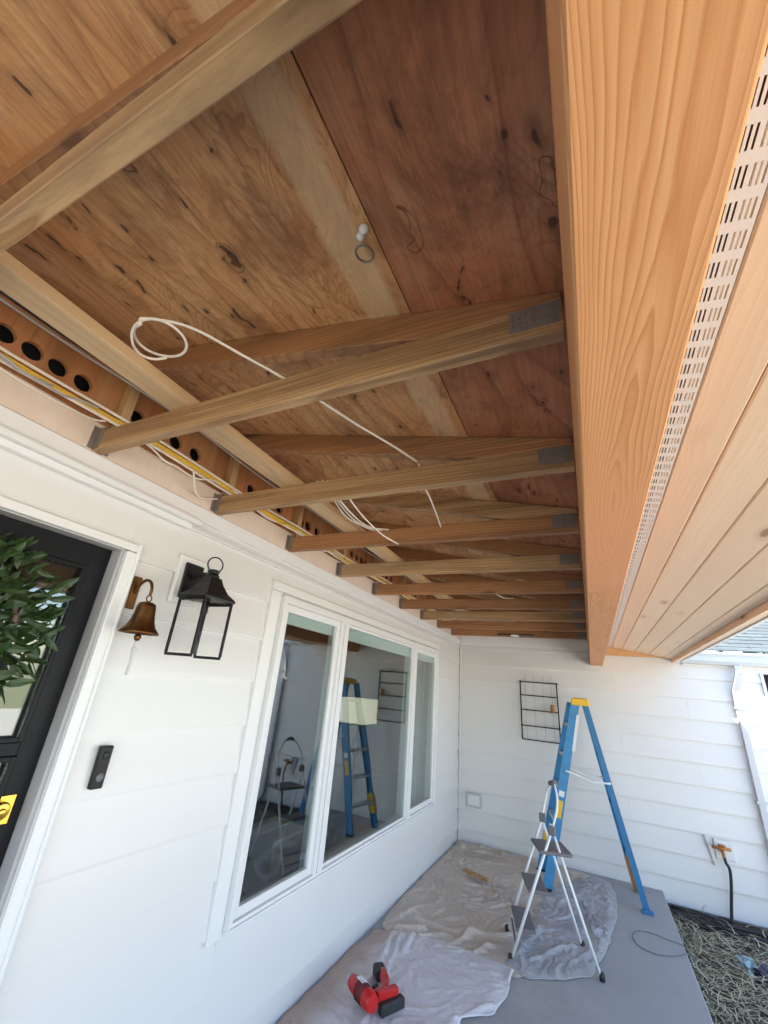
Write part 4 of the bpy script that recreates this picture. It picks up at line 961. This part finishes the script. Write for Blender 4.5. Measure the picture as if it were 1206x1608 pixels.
# red cordless tool
dl = thing('cordless_tool', 'red cordless drill with black battery lying on the drop cloth', 'power tool', (.38, 2.22, .03))
m = MB(); p0 = Vector((.245, 2.165, .085)); p1 = Vector((.43, 2.06, .085)); m.tube([p0, lerp(p0, p1, .1), lerp(p0, p1, .4), lerp(p0, p1, .8), p1], [.030, .037, .042, .044, .036], 16); m.build('motor_body', 'red', dl)
m = MB()
for k in range(5):
    q = lerp(p0, p1, .42+.07*k); dd = (p1-p0).normalized(); m.tube([q-dd*.003, q+dd*.003], .0455, 16)
m.build('vent_ring', 'blackrubber', dl)
m = MB(); m.bar((.352, 2.11, .128), (.30, 2.138, .128), .03, .004, side=(0, 1, 0)); m.build('label_plate', 'whitemetal', dl)
m = MB(); m.tube([(.385, 2.17, .085), (.372, 2.19, .085), (.378, 2.22, .082)], .010, 8); m.build('trigger', 'blackrubber', dl)
m = MB(); m.tube([lerp(p0, p1, -.18), lerp(p0, p1, -.05), lerp(p0, p1, .02)], [.020, .030, .032], 14); m.build('chuck', 'dusty', dl)
m = MB(); m.tube(smooth_curve([(.385, 2.10, .075), (.42, 2.20, .07), (.40, 2.29, .07), (.35, 2.36, .07)], 5), [.027]*5+[.023]*6+[.027]*5, 12); m.build('handle', 'red', dl)
m = MB(); m.bar((.30, 2.40, .065), (.36, 2.335, .065), .066, .055, side=(1, 1, 0)); m.build('battery', 'blackrubber', dl, bevel=.008)
m = MB(); m.bar((.45, 2.11, .045), (.525, 2.26, .045), .050, .052, side=(1, -.5, 0)); m.build('rubber_guard', 'blackrubber', dl, bevel=.01)
m = MB(); m.bar((.42, 2.13, .080), (.49, 2.25, .075), .040, .055, side=(1, -.5, 0)); m.build('side_panel', 'red', dl, bevel=.006)

# ------------------------------------------------------------------ beyond: shrubs and a neighbour fence that the glass can mirror
def tree(x, y, h, rad, seed, label):
    r_ = thing('tree', label, 'tree', (x, y, -.17), 'trees across the street'); rg = random.Random(seed)
    m = MB(); m.tube([(x, y, -.17), (x+.1, y, h*.3), (x-.05, y+.1, h*.6), (x, y, h*.85)], [.22, .17, .1, .04], 8)
    for k in range(7):
        a = rg.uniform(0, 6.28); m.tube([(x, y, h*(.3+.06*k)), (x+rad*.6*math.cos(a), y+rad*.6*math.sin(a), h*(.5+.06*k))], [.08, .02], 6)
    m.build('trunk', 'room_dark', r_)
    m = MB()
    for k in range(2600):
        v = Vector((rg.gauss(0, .42), rg.gauss(0, .42), rg.gauss(0, .36)))
        if noise.noise(v*2.4+Vector((seed, 0, 0))) < -.12: continue
        p = Vector((x, y, h*.68))+Vector((v.x*rad, v.y*rad, v.z*h*.5)); s_ = rg.uniform(.08, .2)
        u_ = Vector((rg.uniform(-1, 1), rg.uniform(-1, 1), rg.uniform(-1, 1))).normalized(); q = u_.orthogonal().normalized()
        m.b.faces.new([m.b.verts.new(p+u_*s_*.5), m.b.verts.new(p+q*s_*.4), m.b.verts.new(p-u_*s_*.5), m.b.verts.new(p-q*s_*.4)])
    m.build('crown', 'leaf', r_)
tree(4.6, 9.6, 3.6, 1.7, 2, 'dark tree beyond the garage corner at the right edge')
